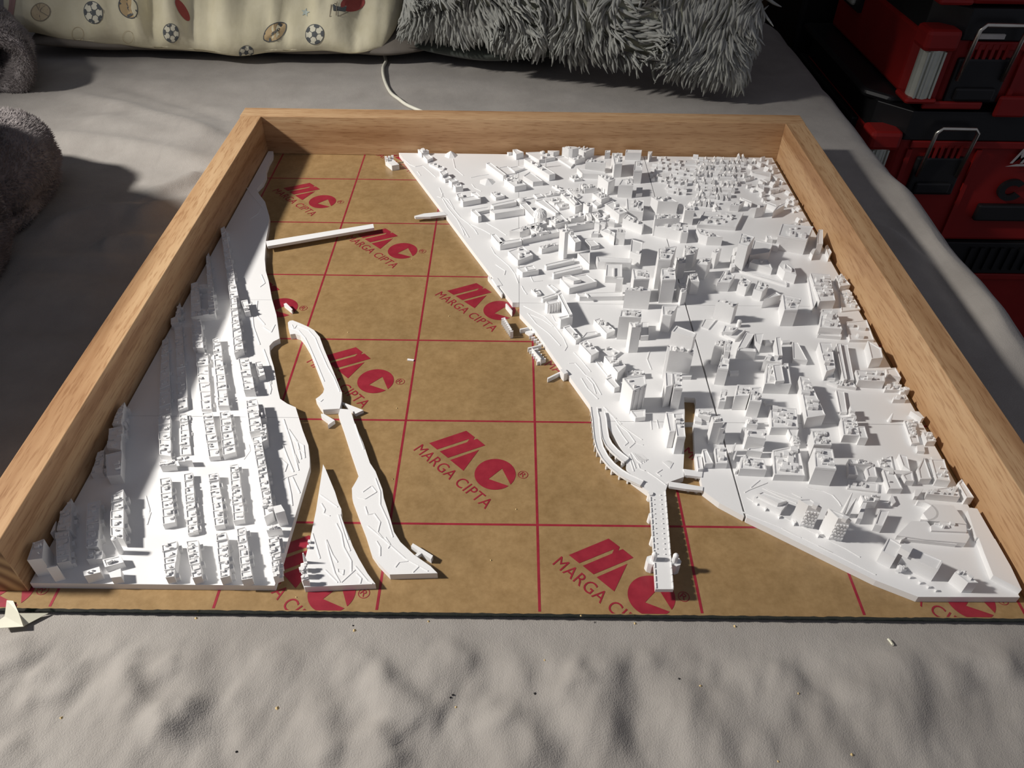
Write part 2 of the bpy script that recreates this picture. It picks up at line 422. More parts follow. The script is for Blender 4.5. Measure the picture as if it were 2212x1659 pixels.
def sheet_z(X, Y):
    Z = np.zeros_like(X)
    for path, w, h in CREASE:
        D = np.full_like(X, 1e3); U = np.zeros_like(X); n = len(path) - 1
        for i in range(n):
            d, t = seg_dist(X, Y, path[i], path[i + 1])
            k = d < D; D = np.where(k, d, D); U = np.where(k, (i + t) / n, U)
        Z += h * np.exp(-(D / w) ** 2) * np.clip(np.minimum(U, 1 - U) * 5 + .35, 0, 1)
    for path, w, h in FOLD:
        D = np.full_like(X, 1e3); U = np.zeros_like(X); SX = np.zeros_like(X); n = len(path) - 1
        for i in range(n):
            d, t = seg_dist(X, Y, path[i], path[i + 1])
            k = d < D; D = np.where(k, d, D); U = np.where(k, (i + t) / n, U)
            SX = np.where(k, np.sign(X - (path[i][0] + (path[i + 1][0] - path[i][0]) * t)), SX)
        e = np.clip(np.minimum(U, 1 - U) * 3.3, 0, 1); e = e * e * (3 - 2 * e)
        d = D * SX + .8 * w; Z += h * e * np.exp(-(d / np.where(d < 0, 2.4 * w, 1.1 * w)) ** 2)
    front = smoothstep(-6.5, -7.0, Y)
    Z += front * (.035 * vnoise(X, Y, 1, 3.4, 1.1) + .03 * vnoise(X + .35 * Y, Y, 2, 7.5, 1.6) + .012 * vnoise(X - .4 * Y, Y, 3, 15, 4) + .006 * vnoise(X, Y, 6, 30, 12))
    Z += (1 - front) * (.05 * vnoise(X, Y, 4, .8, 2.0) + .025 * vnoise(X, Y, 5, 1.6, 4.5))
    dx = np.maximum(np.maximum(-.5 - X, X - 6.33), 0); dy = np.maximum(np.maximum(-6.7 - Y, Y + .05), 0)
    m = smoothstep(.0, .3, np.hypot(dx, dy))
    Z = Z * m - .012 * (1 - m)
    return ZB + Z

bed = thing('bed', (0, 0, ZF), 'bed mattress under a wrinkled grey fitted sheet, filling the whole picture', 'bed')
xs = np.concatenate([np.arange(-12, -4.2, .3), np.arange(-4.2, -1.5, .06), np.arange(-1.5, 7.3, .03)])
ys = np.concatenate([np.arange(-10.5, -9, .12), np.arange(-9, -6.75, .028), np.arange(-6.75, -6, .1), np.arange(-6, 3.2, .085), np.arange(3.2, 8.6, .3)])
X, Y = np.meshgrid(xs, ys)
Zs = sheet_z(X, Y)
hang = []                                      # rounded edge and hanging side
for k in range(1, 9):
    a = math.pi / 2 * k / 8; hang.append((7.25 + .38 * math.sin(a), -.38 * (1 - math.cos(a))))
for k in range(1, 7): hang.append((7.63 + .02 * k, -.38 - .6 * k))
nx, ny = len(xs), len(ys)
XX = np.zeros((ny, nx + len(hang))); YY = XX.copy(); ZZ = XX.copy()
XX[:, :nx] = X; YY[:, :nx] = Y; ZZ[:, :nx] = Zs
for k, (hx, hz) in enumerate(hang):
    XX[:, nx + k] = hx + .03 * vnoise(ys * 0 + 3, ys, 7, 1, 1.4); YY[:, nx + k] = ys; ZZ[:, nx + k] = Zs[:, -1] * max(0, 1 - k / 8) + ZB * min(1, k / 8) + hz
# the far right corner of the mattress is rounded
cut = np.maximum(ys - 5.0, 0); shift = np.where(cut > 0, 1.9 - np.sqrt(np.maximum(1.9 ** 2 - np.minimum(cut, 1.9) ** 2, 0)), 0)
kx = smoothstep(4.5, 7.3, XX); XX -= shift[:, None] * kx
n2 = XX.shape[1]
b = MB(); b.v = list(zip(XX.ravel(), YY.ravel(), ZZ.ravel()))
b.f = [[j * n2 + i, j * n2 + i + 1, (j + 1) * n2 + i + 1, (j + 1) * n2 + i] for j in range(ny - 1) for i in range(n2 - 1)]; b.m = [0] * len(b.f)
sheet = b.build('fitted_sheet', 'sheet', bed, smooth=True, fix=False)
b = MB(); b.box(-12, -10.5, -4.2, 7.1, 7.0, -.45); b.build('mattress', 'mattress', bed, bevel=.25)

# ---------------------------------------------------------------- acrylic sheet with printed masking paper
AX0, AX1, AY0, AY1 = -.47, 6.33, -6.675, -.07
ac = thing('acrylic_sheet', (3, -3.4, -.055), 'square sheet of dark edged acrylic covered with brown printed masking paper', 'board')
b = MB(); b.box(AX0, AY0 + .006, -.054, AX1, AY1, -.003); b.build('acrylic_panel', 'edge', ac)
random.seed(3)
fr = [(AX0 + (AX1 - AX0) * i / 240, AY0 - .003 + random.uniform(-.003, .003)) for i in range(241)]
b = MB(); b.prism(fr + [(AX1, AY1), (AX0, AY1)], -.003, 0); b.build('masking_paper', 'kraft', ac)
LW = .0085
for c in range(0, 7):
    if c > 6.3: continue
    b = MB(); b.box(c - LW, AY0 + .01, 0, c + LW, AY1, .0009); b.build('grid_line', 'redprint', ac)
for r in range(1, 7):
    b = MB(); b.box(AX0, -r - LW, 0, AX1, -r + LW, .0008); b.build('grid_line', 'redprint', ac)

LO, LS = (880, 900), 7.9
def lp(x, y):
    p = gp(LO[0] + x / LS, LO[1] + y / LS, 0); return Vector((p[0] - 2, p[1] + 6))
bars = [lp(*p) for p in ((370, 455), (1005, 243), (1150, 352), (1120, 400), (1190, 380), (1328, 492), (690, 705), (550, 595), (1020, 437), (1060, 380), (505, 562))]
tri = [lp(*p) for p in ((728, 742), (1220, 570), (955, 925))]
c4 = [lp(*p) for p in ((1145, 970), (1500, 718), (1840, 1000), (1500, 1248))]
cc = (c4[0] + c4[1] + c4[2] + c4[3]) / 4; cr_ = sum((p - cc).length for p in c4) / 4
a0 = lp(1765, 1165) - cc; a1 = lp(1730, 1188) - cc
t0 = math.atan2(a0.y, a0.x); t1 = math.atan2(a1.y, a1.x)
while t1 < t0: t1 += 2 * math.pi
arc = [cc + Vector((math.cos(t0 + (t1 - t0) * i / 60), math.sin(t0 + (t1 - t0) * i / 60))) * cr_ for i in range(61)]
disc = arc + [lp(1385, 1065), lp(1615, 888)]
rc = lp(1973, 993); rr = (lp(2060, 993) - rc).length
bl0, bl1 = lp(100, 572), lp(1325, 1582)      # baseline of the lettering
tdir = (bl1 - bl0).normalized(); tup = Vector((-tdir.y, tdir.x))
cap = abs((lp(250, 460) - bl0).dot(tup))

def text_mesh(txt, bold=0.0):
    cu = bpy.data.curves.new('lettering', 'FONT'); cu.body = txt; cu.size = 1.0; cu.offset = bold
    cu.resolution_u = 4; cu.space_character = 1.06
    ob = bpy.data.objects.new('lettering', cu); COL.objects.link(ob)
    me = bpy.data.meshes.new_from_object(ob.evaluated_get(bpy.context.evaluated_depsgraph_get()))
    vs = [v.co.copy() for v in me.vertices]; fs = [list(p.vertices) for p in me.polygons]
    bpy.data.objects.remove(ob); bpy.data.curves.remove(cu); bpy.data.meshes.remove(me)
    x0 = min(v.x for v in vs); x1 = max(v.x for v in vs); h = max(v.y for v in vs)
    return [((v.x - x0) / (x1 - x0), v.y / h) for v in vs], fs
TXT = text_mesh('MARGA CIPTA'); RTX = text_mesh('R')

def clip_front(mb):
    bm = bmesh.new()
    vv = [bm.verts.new(p) for p in mb.v]
    for f in mb.f:
        try: bm.faces.new([vv[i] for i in f])
        except ValueError: pass
    for co, no in (((0, AY0 + .003, 0), (0, -1, 0)), ((AX0 + .002, 0, 0), (-1, 0, 0)), ((AX1 - .002, 0, 0), (1, 0, 0)), ((0, AY1, 0), (0, 1, 0))):
        bmesh.ops.bisect_plane(bm, geom=bm.verts[:] + bm.edges[:] + bm.faces[:], plane_co=co, plane_no=no, clear_outer=True)
    bm.verts.index_update()
    o = MB(); o.v = [tuple(v.co) for v in bm.verts]; o.f = [[v.index for v in f.verts] for f in bm.faces]; o.m = [0] * len(o.f)
    bm.free(); return o

for r, c in ((0, 1), (1, 0), (2, 1), (3, 0), (3, 2), (4, 1), (4, 3), (5, 2), (5, 4), (6, 1), (6, 3), (6, 5), (6, -1)):
    ox, oy = c, -(r + 1); z = .0016
    b = MB()
    for poly in (bars, tri, disc):
        b.add([(ox + p.x, oy + p.y, z) for p in poly], [list(range(len(poly)))])
    n = 28; b.add([(ox + rc.x + q * math.cos(2 * math.pi * i / n), oy + rc.y + q * math.sin(2 * math.pi * i / n), z) for q in (rr, rr * .88) for i in range(n)],
                  [[i, (i + 1) % n, n + (i + 1) % n, n + i] for i in range(n)])
    q = rr * .55; o0 = rc - tdir * q - tup * q
    b.add([(ox + (o0 + tdir * (2 * q * u) + tup * (2 * q * v)).x, oy + (o0 + tdir * (2 * q * u) + tup * (2 * q * v)).y, z) for u, v in RTX[0]], RTX[1])
    b = clip_front(b)
    if not b.f: continue
    mark = b.build('printed_logo', 'redprint', ac, fix=False)
    Ltx = (bl1 - bl0).dot(tdir)
    t = MB(); t.add([(ox + (bl0 + tdir * (Ltx * u) + tup * (cap * v)).x, oy + (bl0 + tdir * (Ltx * u) + tup * (cap * v)).y, z) for u, v in TXT[0]], TXT[1])
    t = clip_front(t)
    if t.f: t.build('printed_lettering', 'redprint', mark, fix=False)

# ---------------------------------------------------------------- oak frame, three rails, open towards the viewer
HR = .47
fm = thing('wooden_frame', (3, -.25, 0), 'three sided oak frame standing on the brown paper, its front side missing', 'frame')
def rail(name, x0, y0, x1, y1, mats, endmat=False):
    b = MB(); b.box(x0, y0, .0005, x1, y1, HR)
    if endmat:
        for i, f in enumerate(b.f):
            if all(abs(b.v[k][1] - y0) < 1e-6 for k in f): b.m[i] = 1
    o = b.build(name, mats, fm, bevel=.006); return o
rail('frame_rail', -.415, -6.56, -.175, -.362, ['oak_y', 'oak_end'], True)
rail('frame_rail', -.43, -.36, 6.29, -.11, ['oak_x'])
rail('frame_rail', 6.05, -6.56, 6.285, -.362, ['oak_y', 'oak_end'], True)

# scrap of folded tape stuck under the near left corner
tp = lambda x, y, z: tuple(gp(x / 5.925, 1100 + y / 5.925, z))
b = MB()
V = [tp(85, 1165, .012), tp(168, 1172, .014), tp(240, 1330, -.005), tp(298, 1500, -.02), tp(0, 1520, -.02), tp(-60, 1450, -.01), tp(60, 1370, .0), tp(620, 1328, -.045), tp(330, 1480, -.045)]
b.add(V, [[0, 1, 2, 6], [2, 3, 4, 5, 6], [2, 7, 8, 3]])
o = b.build('tape_scrap', 'tape'); md = o.modifiers.new('t', 'SOLIDIFY'); md.thickness = .0006
tag(o, 'cream scrap of folded masking tape at the near left corner of the board', 'tape')

# thin charging cable
cpts = [(828, 118), (834, 137), (828, 152), (830, 175), (843, 203), (862, 220), (884, 234), (930, 252)]
P = [gp(x, y, ZB) for x, y in cpts]; P = [(p[0], p[1], sheet_z(np.array([p[0]]), np.array([p[1]]))[0] + .03) for p in P]
Pf = []
for i in range(len(P) - 1):
    for k in range(4):
        t = k / 4; p0 = P[max(i - 1, 0)]; p1 = P[i]; p2 = P[i + 1]; p3 = P[min(i + 2, len(P) - 1)]
        Pf.append(tuple(.5 * (2 * p1[j] + (p2[j] - p0[j]) * t + (2 * p0[j] - 5 * p1[j] + 4 * p2[j] - p3[j]) * t * t + (3 * p1[j] - p0[j] - 3 * p2[j] + p3[j]) * t ** 3) for j in range(3)))
Pf.append(P[-1])
b = MB(); b.tube(Pf, .024, 8); tag(b.build('charging_cable', 'cable', smooth=True), 'thin cream cable running from under the pillows to the frame', 'cable')

BDATA = """
@A 1100 310 7.373
600 640 500 235 245 330 222 735 478 g3
h.045 480 262 265 140 540 120 735 215 g2
215 707 140 612 95 700 84 800 95
230 950 85 845 60 930 15 1050 30 g2
255 1220 130 1060 50 1150 15 1355 45 g4
300 1010 90 950 85 1060 50 1110 70
400 985 375 740 220 870 195 1060 290
350 1050 270 940 210 1080 165 1210 215 g3
480 1530 315 1215 290 1250 255 1545 275 g3
560 1165 480 1080 390 1530 450 1530 490
250 1525 150 1530 110 1615 105 1610 140
540 1800 320 1680 330 1640 150 1805 150 g4
270 2105 150 1850 145 1860 97 2115 103
640 2120 430 1985 430 2000 280 2120 270 g3
830 1580 620 1420 500 1560 490 1690 560 g3
860 1740 660 1790 570 1980 560 1975 670 g3
860 2020 800 2030 700 2125 700 2120 790
975 1470 890 1325 790 1420 760 1600 840 g4
800 1200 720 1130 640 1340 650 1400 700 g6
615 1040 580 960 530 1070 510 1170 565 g2
770 810 745 680 670 720 660 860 735 g1
1120 1055 1005 820 790 900 755 1165 970 g2
oh.02 1050 950 960 860 1000 845 1090 935
860 590 830 560 800 790 755 810 790 g2
885 445 860 385 805 500 790 555 835
985 720 945 630 900 860 870 900 915 g2
1070 800 1030 740 960 930 940 970 990 g2
1150 740 1110 415 905 530 880 790 1100
1295 400 1190 170 950 265 930 490 1175
1370 735 1290 600 1190 825 1125 945 1235 g5
1290 985 1200 940 1170 1180 1110 1195 1150 g1
1430 910 1330 890 1285 1350 1225 1360 1255 g2
1270 1260 1170 1210 1110 1290 1100 1320 1180
1340 1440 1235 1315 1110 1420 1090 1545 1215 g2
1280 1755 1130 1530 960 1650 910 1885 1085 g2
1190 1550 1150 1420 1060 1490 1050 1610 1120
1450 2125 1310 1810 1190 1880 1120 2150 1270 g6
h.1 2135 1100 1880 1060 1870 870 2150 900 g5
1430 1440 1290 1360 1265 1375 1240 1440 1255
1440 1530 1290 1445 1270 1470 1240 1545 1260
1340 1680 1260 1545 1240 1580 1195 1685 1220
1530 1600 1440 1450 1380 1540 1330 1620 1380
1620 1680 1490 1595 1440 1620 1390 1690 1420
1620 1850 1430 1710 1420 1730 1350 1850 1380 g2
1500 1420 1440 1310 1440 1330 1390 1430 1390
1180 1270 1010 1180 950 1270 930 1330 980 g1
1040 1400 1000 1310 930 1380 890 1480 960
800 1170 770 1010 760 1060 700 1170 730 g3
900 1080 880 920 720 960 700 1140 850 g3
@P 800 280 4.424
265 490 225 455 178 545 172 560 200 g2
320 545 290 505 245 560 235 600 265
410 690 395 560 325 600 310 715 360 g2
490 690 440 660 400 720 385 745 410
510 715 480 690 455 755 440 778 460
550 780 505 748 480 810 465 842 485
600 815 550 790 525 860 515 886 540 g1
740 885 690 860 655 1000 630 1055 660
680 840 650 820 612 870 600 890 640
700 1030 640 960 600 1010 590 1055 640
490 1270 440 1105 320 1140 310 1300 430
250 1320 225 1308 185 1340 175 1360 210
290 1395 235 1360 190 1400 165 1465 215
600 1380 545 1278 470 1370 432 1490 525 g4
440 1290 430 1225 360 1310 345 1390 415
420 1380 400 1330 360 1410 345 1480 365
545 1555 500 1460 440 1525 400 1650 490
680 1200 650 1150 600 1220 590 1285 630 g2
890 1030 830 960 770 1000 762 1062 822
820 1015 790 960 762 1135 735 1140 762
862 1190 802 1140 768 1440 735 1475 757
775 1180 735 1150 715 1390 665 1400 690
690 1420 680 1390 665 1500 640 1560 650
1100 1460 1050 1430 1030 1790 945 1810 975 g6
h.09 1430 978 1330 965 1660 865 1690 890 g5
= 1590 990 1500 930 1580 905 1700 975 g4
1148 1240 1100 1155 1000 1190 990 1275 1080
= 1240 1105 1220 1075 1440 1040 1450 1065
1300 1410 1250 1315 1160 1460 1110 1555 1195 g3
1412 1455 1365 1398 1320 1480 1300 1610 1340
1395 1500 1345 1475 1310 1560 1290 1590 1330
1190 1640 1140 1610 1115 1790 1075 1800 1100 g4
1345 1685 1310 1665 1290 1945 1225 1950 1250
1430 1755 1385 1740 1365 2020 1300 2030 1325
1340 2095 1290 1980 1180 2090 1155 2100 1152
1240 1860 985 1810 955 1845 940 1895 972 g1
1165 1960 1080 1865 950 1890 935 2015 1065 g2
@D 1150 500 7.373
300 930 240 840 135 980 130 1070 215
1000 590 905 440 745 870 675 1030 795
oh.03 660 790 480 715 600 690 780 765
985 370 965 240 845 290 835 425 930
1040 75 1005 -20 920 70 900 145 985 g1
1305 245 1165 205 1115 410 1080 450 1120 f5
1135 170 1085 145 1055 390 975 400 1010
h.12 585 1330 410 990 460 970 640 1320
1550 455 1405 410 1365 590 1325 645 1350
1110 755 1040 695 985 1440 960 1440 1030
oh.015 890 1040 840 975 850 970 905 1030
600 1040 480 1020 400 1590 435 1570 500
820 1165 715 1180 520 1430 520 1430 720
oh.015 1290 730 1290 560 1310 560 1310 730
1000 1420 760 1340 755 1350 735 1450 735
h.26 1620 760 1595 590 1860 610 1865 755 g6
1225 1480 930 1490 890 1885 915 1890 950 g3
560 1730 380 1560 320 1580 120 1760 170 g1
@Q 1000 550 4.424
810 1495 592 1505 528 1705 528 1705 600 g7
940 1615 695 1590 645 1690 655 1705 690 g2
825 1700 780 1705 640 1775 640 1775 775
805 1375 755 1250 620 1310 600 1455 720 g4
860 1080 820 960 690 1020 670 1130 790 g1
820 1130 800 1170 740 1280 730 1290 760
1035 1225 965 1112 845 1180 810 1302 925 g3
1000 1440 980 1320 905 1400 870 1510 925 g1
1220 1480 1130 1350 970 1440 960 1560 1060 g5
1170 1380 1160 1265 1015 1310 1005 1430 1130
1320 1450 1275 1362 1185 1420 1160 1500 1260
1520 1625 1300 1528 1180 1740 1150 1757 1235 g1 f3
1600 1650 1560 1600 1490 1745 1480 1745 1550
1200 1570 1160 1560 1110 1735 1100 1740 1150 g2
@G 1400 680 7.373
945 725 600 345 570 350 485 720 560 g3 
o488 375 262 450 170 775 290 725 365
oh.02 700 320 690 310 730 290 760 310
h.3 345 575 300 560 305 500 345 520
1480 290 1148 275 905 385 920 395 1120
1500 415 1170 385 920 540 920 550 1175 g2
1035 690 985 545 985 540 945 700 955
1110 1110 850 1200 590 1310 600 1280 870 g2
790 1060 490 1070 420 1230 410 1200 510 g5
h.24 1220 580 1235 410 1350 420 1300 590 g4
h.03 1390 390 1145 290 1250 170 1555 235
oh.03 1340 280 1180 270 1220 160 1440 200 g1
c185 1460 95 36
240 965 225 835 190 900 60 1090 75
700 1420 570 1440 520 1715 540 1725 590
= 1420 545 1560 275 1700 290 1560 520
= 1710 430 1690 290 1850 290 1800 480
1520 1390 1290 1420 1110 1640 1130 1610 1290 g3
1620 1620 1370 1650 1150 1800 1150 1810 1390 g3
1500 1140 1375 1170 1180 1275 1180 1235 1380 g2
@E 1400 500 7.373
1470 1380 1190 1085 1115 1110 1085 1440 1135 g2
920 165 445 160 270 455 230 365 455 g6
760 490 510 440 410 600 400 600 500 g4
640 580 385 580 210 805 260 735 355 g6
740 775 515 830 440 1020 420 940 540 g2
h.17 1090 360 1020 320 1110 265 1170 275 g1
1140 225 770 215 590 425 585 445 765 g2
1180 540 980 465 835 580 805 620 950 g3
1600 235 1330 225 1180 475 1170 370 1345 g2
1000 690 790 620 670 780 660 820 800 g3
960 1300 815 1105 810 1215 625 1390 685 g2
1030 1570 890 1430 840 1490 700 1650 790 g2
1110 1820 960 1680 920 1750 770 1920 860 g2
690 1980 590 1620 490 1680 440 1920 450 g1
h.02 1500 640 1440 615 2212 800 2212 860
600 1440 190 1490 20 1700 80 1590 235 g6
h.1 1620 380 1690 130 1990 190 1930 330
h.06 1900 120 1880 60 1960 60 1990 120
h.14 1380 330 1360 260 1420 240 1440 300
h.1 1350 450 1330 380 1400 370 1420 430
h.06 1330 580 1310 510 1370 500 1390 560
@B 1350 310 7.373
1120 530 920 420 850 700 840 850 930 g5
h.2 480 1200 470 1140 880 1130 880 1185 g5
1480 490 1320 540 1190 1000 1280 900 1400 g3
1590 905 1420 910 1290 1000 1290 1010 1420 g1
1290 960 1060 945 985 1110 1010 1110 1070 g2
1350 1150 1290 1250 1080 1890 1100 1770 1330 g6
oh.03 1530 1190 1350 1190 1370 1160 1530 1160
oh.025 1320 1230 1260 1220 1290 1195 1370 1210
1620 1320 1480 1190 1440 1140 1350 1560 1490 g5
1080 1680 980 1700 935 1910 910 1820 990 g2
300 390 200 370 150 370 125 440 125
h.03 960 300 960 270 1140 270 1150 310
h.03 1480 560 1480 520 1740 530 1750 570
@C 1550 310 7.373
1190 620 1030 680 960 790 960 740 1010 g1
1190 890 1080 950 990 1080 945 1070 980
h.12 1590 1600 1610 1370 1680 1370 1680 1600
h.06 560 470 540 440 860 460 850 540
h.05 380 880 360 850 560 930 540 960
h.06 760 940 740 905 950 980 940 1020
h.05 1190 1330 1080 1290 1290 1260 1420 1340 g3
h.05 650 700 630 640 750 650 740 740
@F 1650 500 7.373
370 690 140 230 60 290 -130 790 -80 g4
310 85 215 80 180 250 200 240 240
1510 330 1250 300 1000 600 1060 540 1250 g5
835 520 690 340 640 240 540 290 465 390 455 480 555
oh.02 450 620 330 590 340 500 450 580
1240 890 1110 740 660 1050 680 1140 1100 g8
h.05 790 1220 700 720 760 650 850 1100
h.06 1220 870 1150 700 1250 690 1440 850 g4
1290 1240 1270 1210 900 1440 930 1610 1240 g8
h.06 1040 400 980 230 1060 210 1120 330
h.06 780 380 740 330 800 250 830 270
h.1 0 1080 40 1060 200 960 280 1010
@H 1650 680 7.373
330 890 200 930 -90 1150 -90 1250 230 g8
370 860 320 860 300 1240 300 1240 350
440 1370 400 1310 110 1640 80 1760 400 g2
850 1720 700 1655 410 1870 530 1900 680
1160 1510 1040 1460 880 1930 890 1930 1060 g3
h.04 1960 940 1940 860 2100 840 2190 1000
1050 1000 900 880 430 1080 440 1140 850 g2
h.03 1010 1000 1000 920 1130 930 1140 1020
h.08 1280 1030 1160 450 1220 450 1330 1030
h.06 1340 1040 1220 450 1330 460 1440 1040
h.03 1180 1120 1010 1060 1420 1060 1480 1160 g4
1255 20 1095 50 780 390 770 440 1105 g6
oh.03 190 1060 140 790 280 780 330 1050
h.12 230 650 190 350 265 340 300 650
h.12 0 720 40 640 290 690 290 770 g4
h.05 470 700 460 420 540 430 700 730
h.03 1930 1200 1930 1080 2150 1060 2200 1200 g4
@J 1400 850 7.373
870 345 610 285 290 400 300 435 600
965 465 690 405 310 560 305 598 690 g3
800 1060 650 1060 480 1220 480 1230 640 g2
h.22 1040 470 1010 370 1170 350 1200 460 g3
815 1155 560 1225 460 1260 460 1200 560
1195 1085 1110 1060 860 1245 860 1265 1110 g2
1200 910 1120 865 890 930 880 1040 1110
h.03 800 1210 770 985 850 980 880 1200
890 1585 680 1555 555 1890 590 1880 720 g1
1000 1580 900 1590 870 1850 850 1820 930
1310 1465 1195 1480 1010 1850 1050 1890 1215 g6
h.1 1530 600 1500 540 1560 540 1580 680
970 1350 840 1385 785 1405 790 1375 850
1080 1365 980 1405 900 1420 905 1390 990
1290 1395 1240 1405 1165 1430 1165 1425 1240
h.05 800 330 790 240 1030 260 990 380 g2
h.03 750 440 750 350 850 400 860 460
h.05 1580 480 1560 420 1720 400 1750 500 g4
@K 1600 880 7.373
1165 540 1070 510 680 925 600 1025 1085 g9
oh.01 850 1000 820 610 860 610 890 990
800 1170 590 1130 370 1400 370 1450 600 g9
1225 1190 955 1165 645 1465 665 1525 985 g6
440 490 320 470 -30 890 20 920 320 g9
h.06 800 460 740 330 930 330 900 470
340 1055 165 938 -500 1080 -480 1350 120 g9
560 1640 440 1600 160 1840 130 1900 450 g6
600 1900 480 1850 300 1975 300 2030 490
h.04 850 600 800 480 900 460 950 590 g6
@L 1820 920 7.373
1015 80 990 100 865 580 915 570 1050 g2
h.06 240 1470 310 1480 390 1220 330 1220
h.07 520 1570 640 1600 760 1340 600 1330
h.07 330 1200 290 1100 590 1120 560 1210 g4
1290 800 1250 745 1180 790 1080 850 1210
890 415 810 370 670 510 600 560 820
h.07 130 600 90 520 430 560 500 620 g2
h.05 100 770 90 570 180 560 250 780
1080 740 1000 640 690 810 700 960 1000 g1
= 1010 870 950 770 1110 720 1145 880
= 820 760 810 700 1110 720 1000 770
650 600 640 560 540 770 470 820 690 g2
h.06 970 640 900 440 1030 470 1080 710
h.06 1240 845 1195 670 1300 490 1420 840
h.04 1440 820 1300 500 1420 520 1500 820
h.07 1500 850 1410 520 1620 530 1720 880 g2
1170 1345 1080 1350 1020 1830 960 1870 1130 g4
1250 1980 1140 1840 900 1900 845 2120 1140
h.04 1150 1120 1160 1010 1290 1000 1200 1120
@M 1600 1030 7.373
h.05 650 545 215 330 300 240 765 400
oh.03 600 420 270 260 330 230 740 385
790 1080 455 925 360 1110 340 1295 490 w4
oh.03 1220 470 1150 440 1170 390 1260 420
1000 1555 660 1395 500 1620 580 1765 690 w4
oh.03 1690 680 1620 650 1650 600 1740 640
h.02 270 430 250 410 270 400 290 420
h.02 400 520 385 490 400 480 420 505
h.02 620 640 600 610 620 600 645 620
h.03 860 740 830 690 860 670 890 720
h.03 1245 930 1215 890 1240 870 1270 910
@N 1880 1080 6.663
890 165 740 265 530 470 650 365 835
1170 980 1005 475 780 630 690 1050 875
oh.05 575 765 440 690 490 620 620 680
1335 1410 1190 1215 1040 1290 985 1555 1190 g2
1150 1770 1085 1640 760 1560 540 1830 560 2060 960 2180 1290
600 1530 540 1400 150 1440 110 1590 125 1830 560
h.045 385 510 590 300 820 310 870 380 1390 430 1430 530 1380 620 800 570
h.06 880 440 870 370 1010 310 1380 360 1390 460 g3
h.05 840 300 760 190 900 60 1200 80 1390 350 1010 310
h.04 440 560 500 530 510 540 450 575
h.02 580 1110 560 1090 590 1080 620 1100
h.02 725 1190 700 1165 730 1155 760 1180
h.02 845 1250 820 1230 850 1215 880 1245
h.02 955 1300 930 1280 960 1270 980 1295
h.025 420 1020 370 1000 410 960 530 1000 g4
h.03 500 560 480 545 1250 620 1240 640
@I 1780 760 7.373
1500 1400 1460 1275 1090 1430 1070 1520 1450 g4
1620 1490 1580 1480 1490 1590 1480 1610 1590
h.05 1640 1430 1575 1270 1720 1280 1790 1420 g2
h.05 1560 1060 1380 940 1510 950 1600 1050
1010 265 970 190 600 320 620 370 960
h.07 440 1000 420 850 470 850 500 1010 g2
h.03 1230 640 1200 590 1330 570 1380 640 g3
h.04 1110 760 1110 710 1300 700 1310 760 g2
@W 0 1000 3.687
905 215 775 235 635 350 605 335 760 g2
h.08 400 560 370 500 400 460 440 530
h.09 450 540 445 400 570 270 575 530 R4
860 450 800 435 560 555 540 560 780 R5
950 370 838 375 825 455 815 450 822
h.08 680 670 690 320 800 290 783 665 R6
h.1 875 570 880 260 985 210 985 600 R5
870 835 830 815 770 960 735 985 790 g1
965 880 915 865 875 960 840 965 905
960 670 900 660 865 790 825 800 870 g1
h.06 690 770 700 700 815 690 810 760 R2
c715 905 600 22
530 1295 490 1265 125 1360 110 1395 470 R6
590 1490 560 1460 90 1535 75 1575 540 R8
540 1705 505 1655 95 1740 80 1790 490 R7
500 1855 460 1825 20 1900 5 1950 445 R7
965 1315 910 1285 660 1420 620 1390 900 R5
970 1530 915 1475 620 1580 605 1605 900 R6
975 1750 915 1715 570 1810 550 1830 895 R6
985 1925 935 1880 520 1955 500 2010 920 R7
@V 0 700 3.687
1230 720 1190 740 1020 830 1000 820 1180 R3
1280 850 1210 840 1040 970 1010 960 1200 g1
h.1 850 985 860 830 975 800 970 1000 R3
h.1 890 800 940 680 995 620 970 790 R4
760 1260 735 1235 130 1340 90 1365 700 R9
1075 1265 1035 1255 745 1355 730 1360 1050 R5
1180 1275 1130 1265 1100 1390 1075 1400 1120 R2
710 1420 690 1385 -20 1450 -20 1500 660 R9
1055 1440 1040 1430 725 1490 715 1525 1030 R5
1140 1415 1090 1405 1060 1510 1050 1530 1090 R2
700 1600 680 1555 210 1650 200 1690 680 R7
h.08 1565 190 1535 -20 1600 -20 1620 190 R3
1095 1660 1060 1610 710 1690 700 1755 1050 R6
690 1735 650 1690 120 1750 100 1825 650 R9
1085 1770 1040 1745 700 1830 690 1880 1010 R6
190 1880 150 1835 -20 1900 -20 1935 140 R3
580 1940 525 1895 270 1980 260 2030 520 R5
h.1 1985 860 1955 610 2050 590 2090 840 R5
1530 2095 1460 2005 900 2080 880 2170 1430 R9
h.06 2060 420 2030 300 2080 290 2110 400 g2
h.07 2060 760 2050 640 2100 640 2120 750 g2
@U 0 300 3.687
h.08 1830 1270 1720 715 1790 690 1900 1260 R12
h.06 1650 1180 1610 940 1660 900 1700 1180 R4
h.07 1520 1380 1510 1150 1580 1130 1600 1370 R4
h.07 1520 1420 1520 1370 1710 1350 1710 1390 R4
h.06 1540 1200 1530 1165 1690 1150 1690 1185 R3
h.06 1655 1340 1650 1200 1700 1200 1710 1340 R3
h.07 1390 1420 1390 1330 1430 1300 1440 1420 R2
h.08 1860 1700 1830 1270 1880 1260 1940 1660 R8
h.07 1530 1659 1520 1440 1600 1440 1620 1659 R5
h.07 1360 1470 1350 1430 1410 1410 1420 1460
h.06 1950 1380 1920 1290 1970 1280 1990 1370 g2
@X 550 900 3.686
870 75 800 55 660 135 640 145 760 g3
880 165 770 145 715 210 700 240 750
960 95 905 85 890 190 850 215 890 g3
h.07 130 1150 100 970 195 940 215 1120 R4
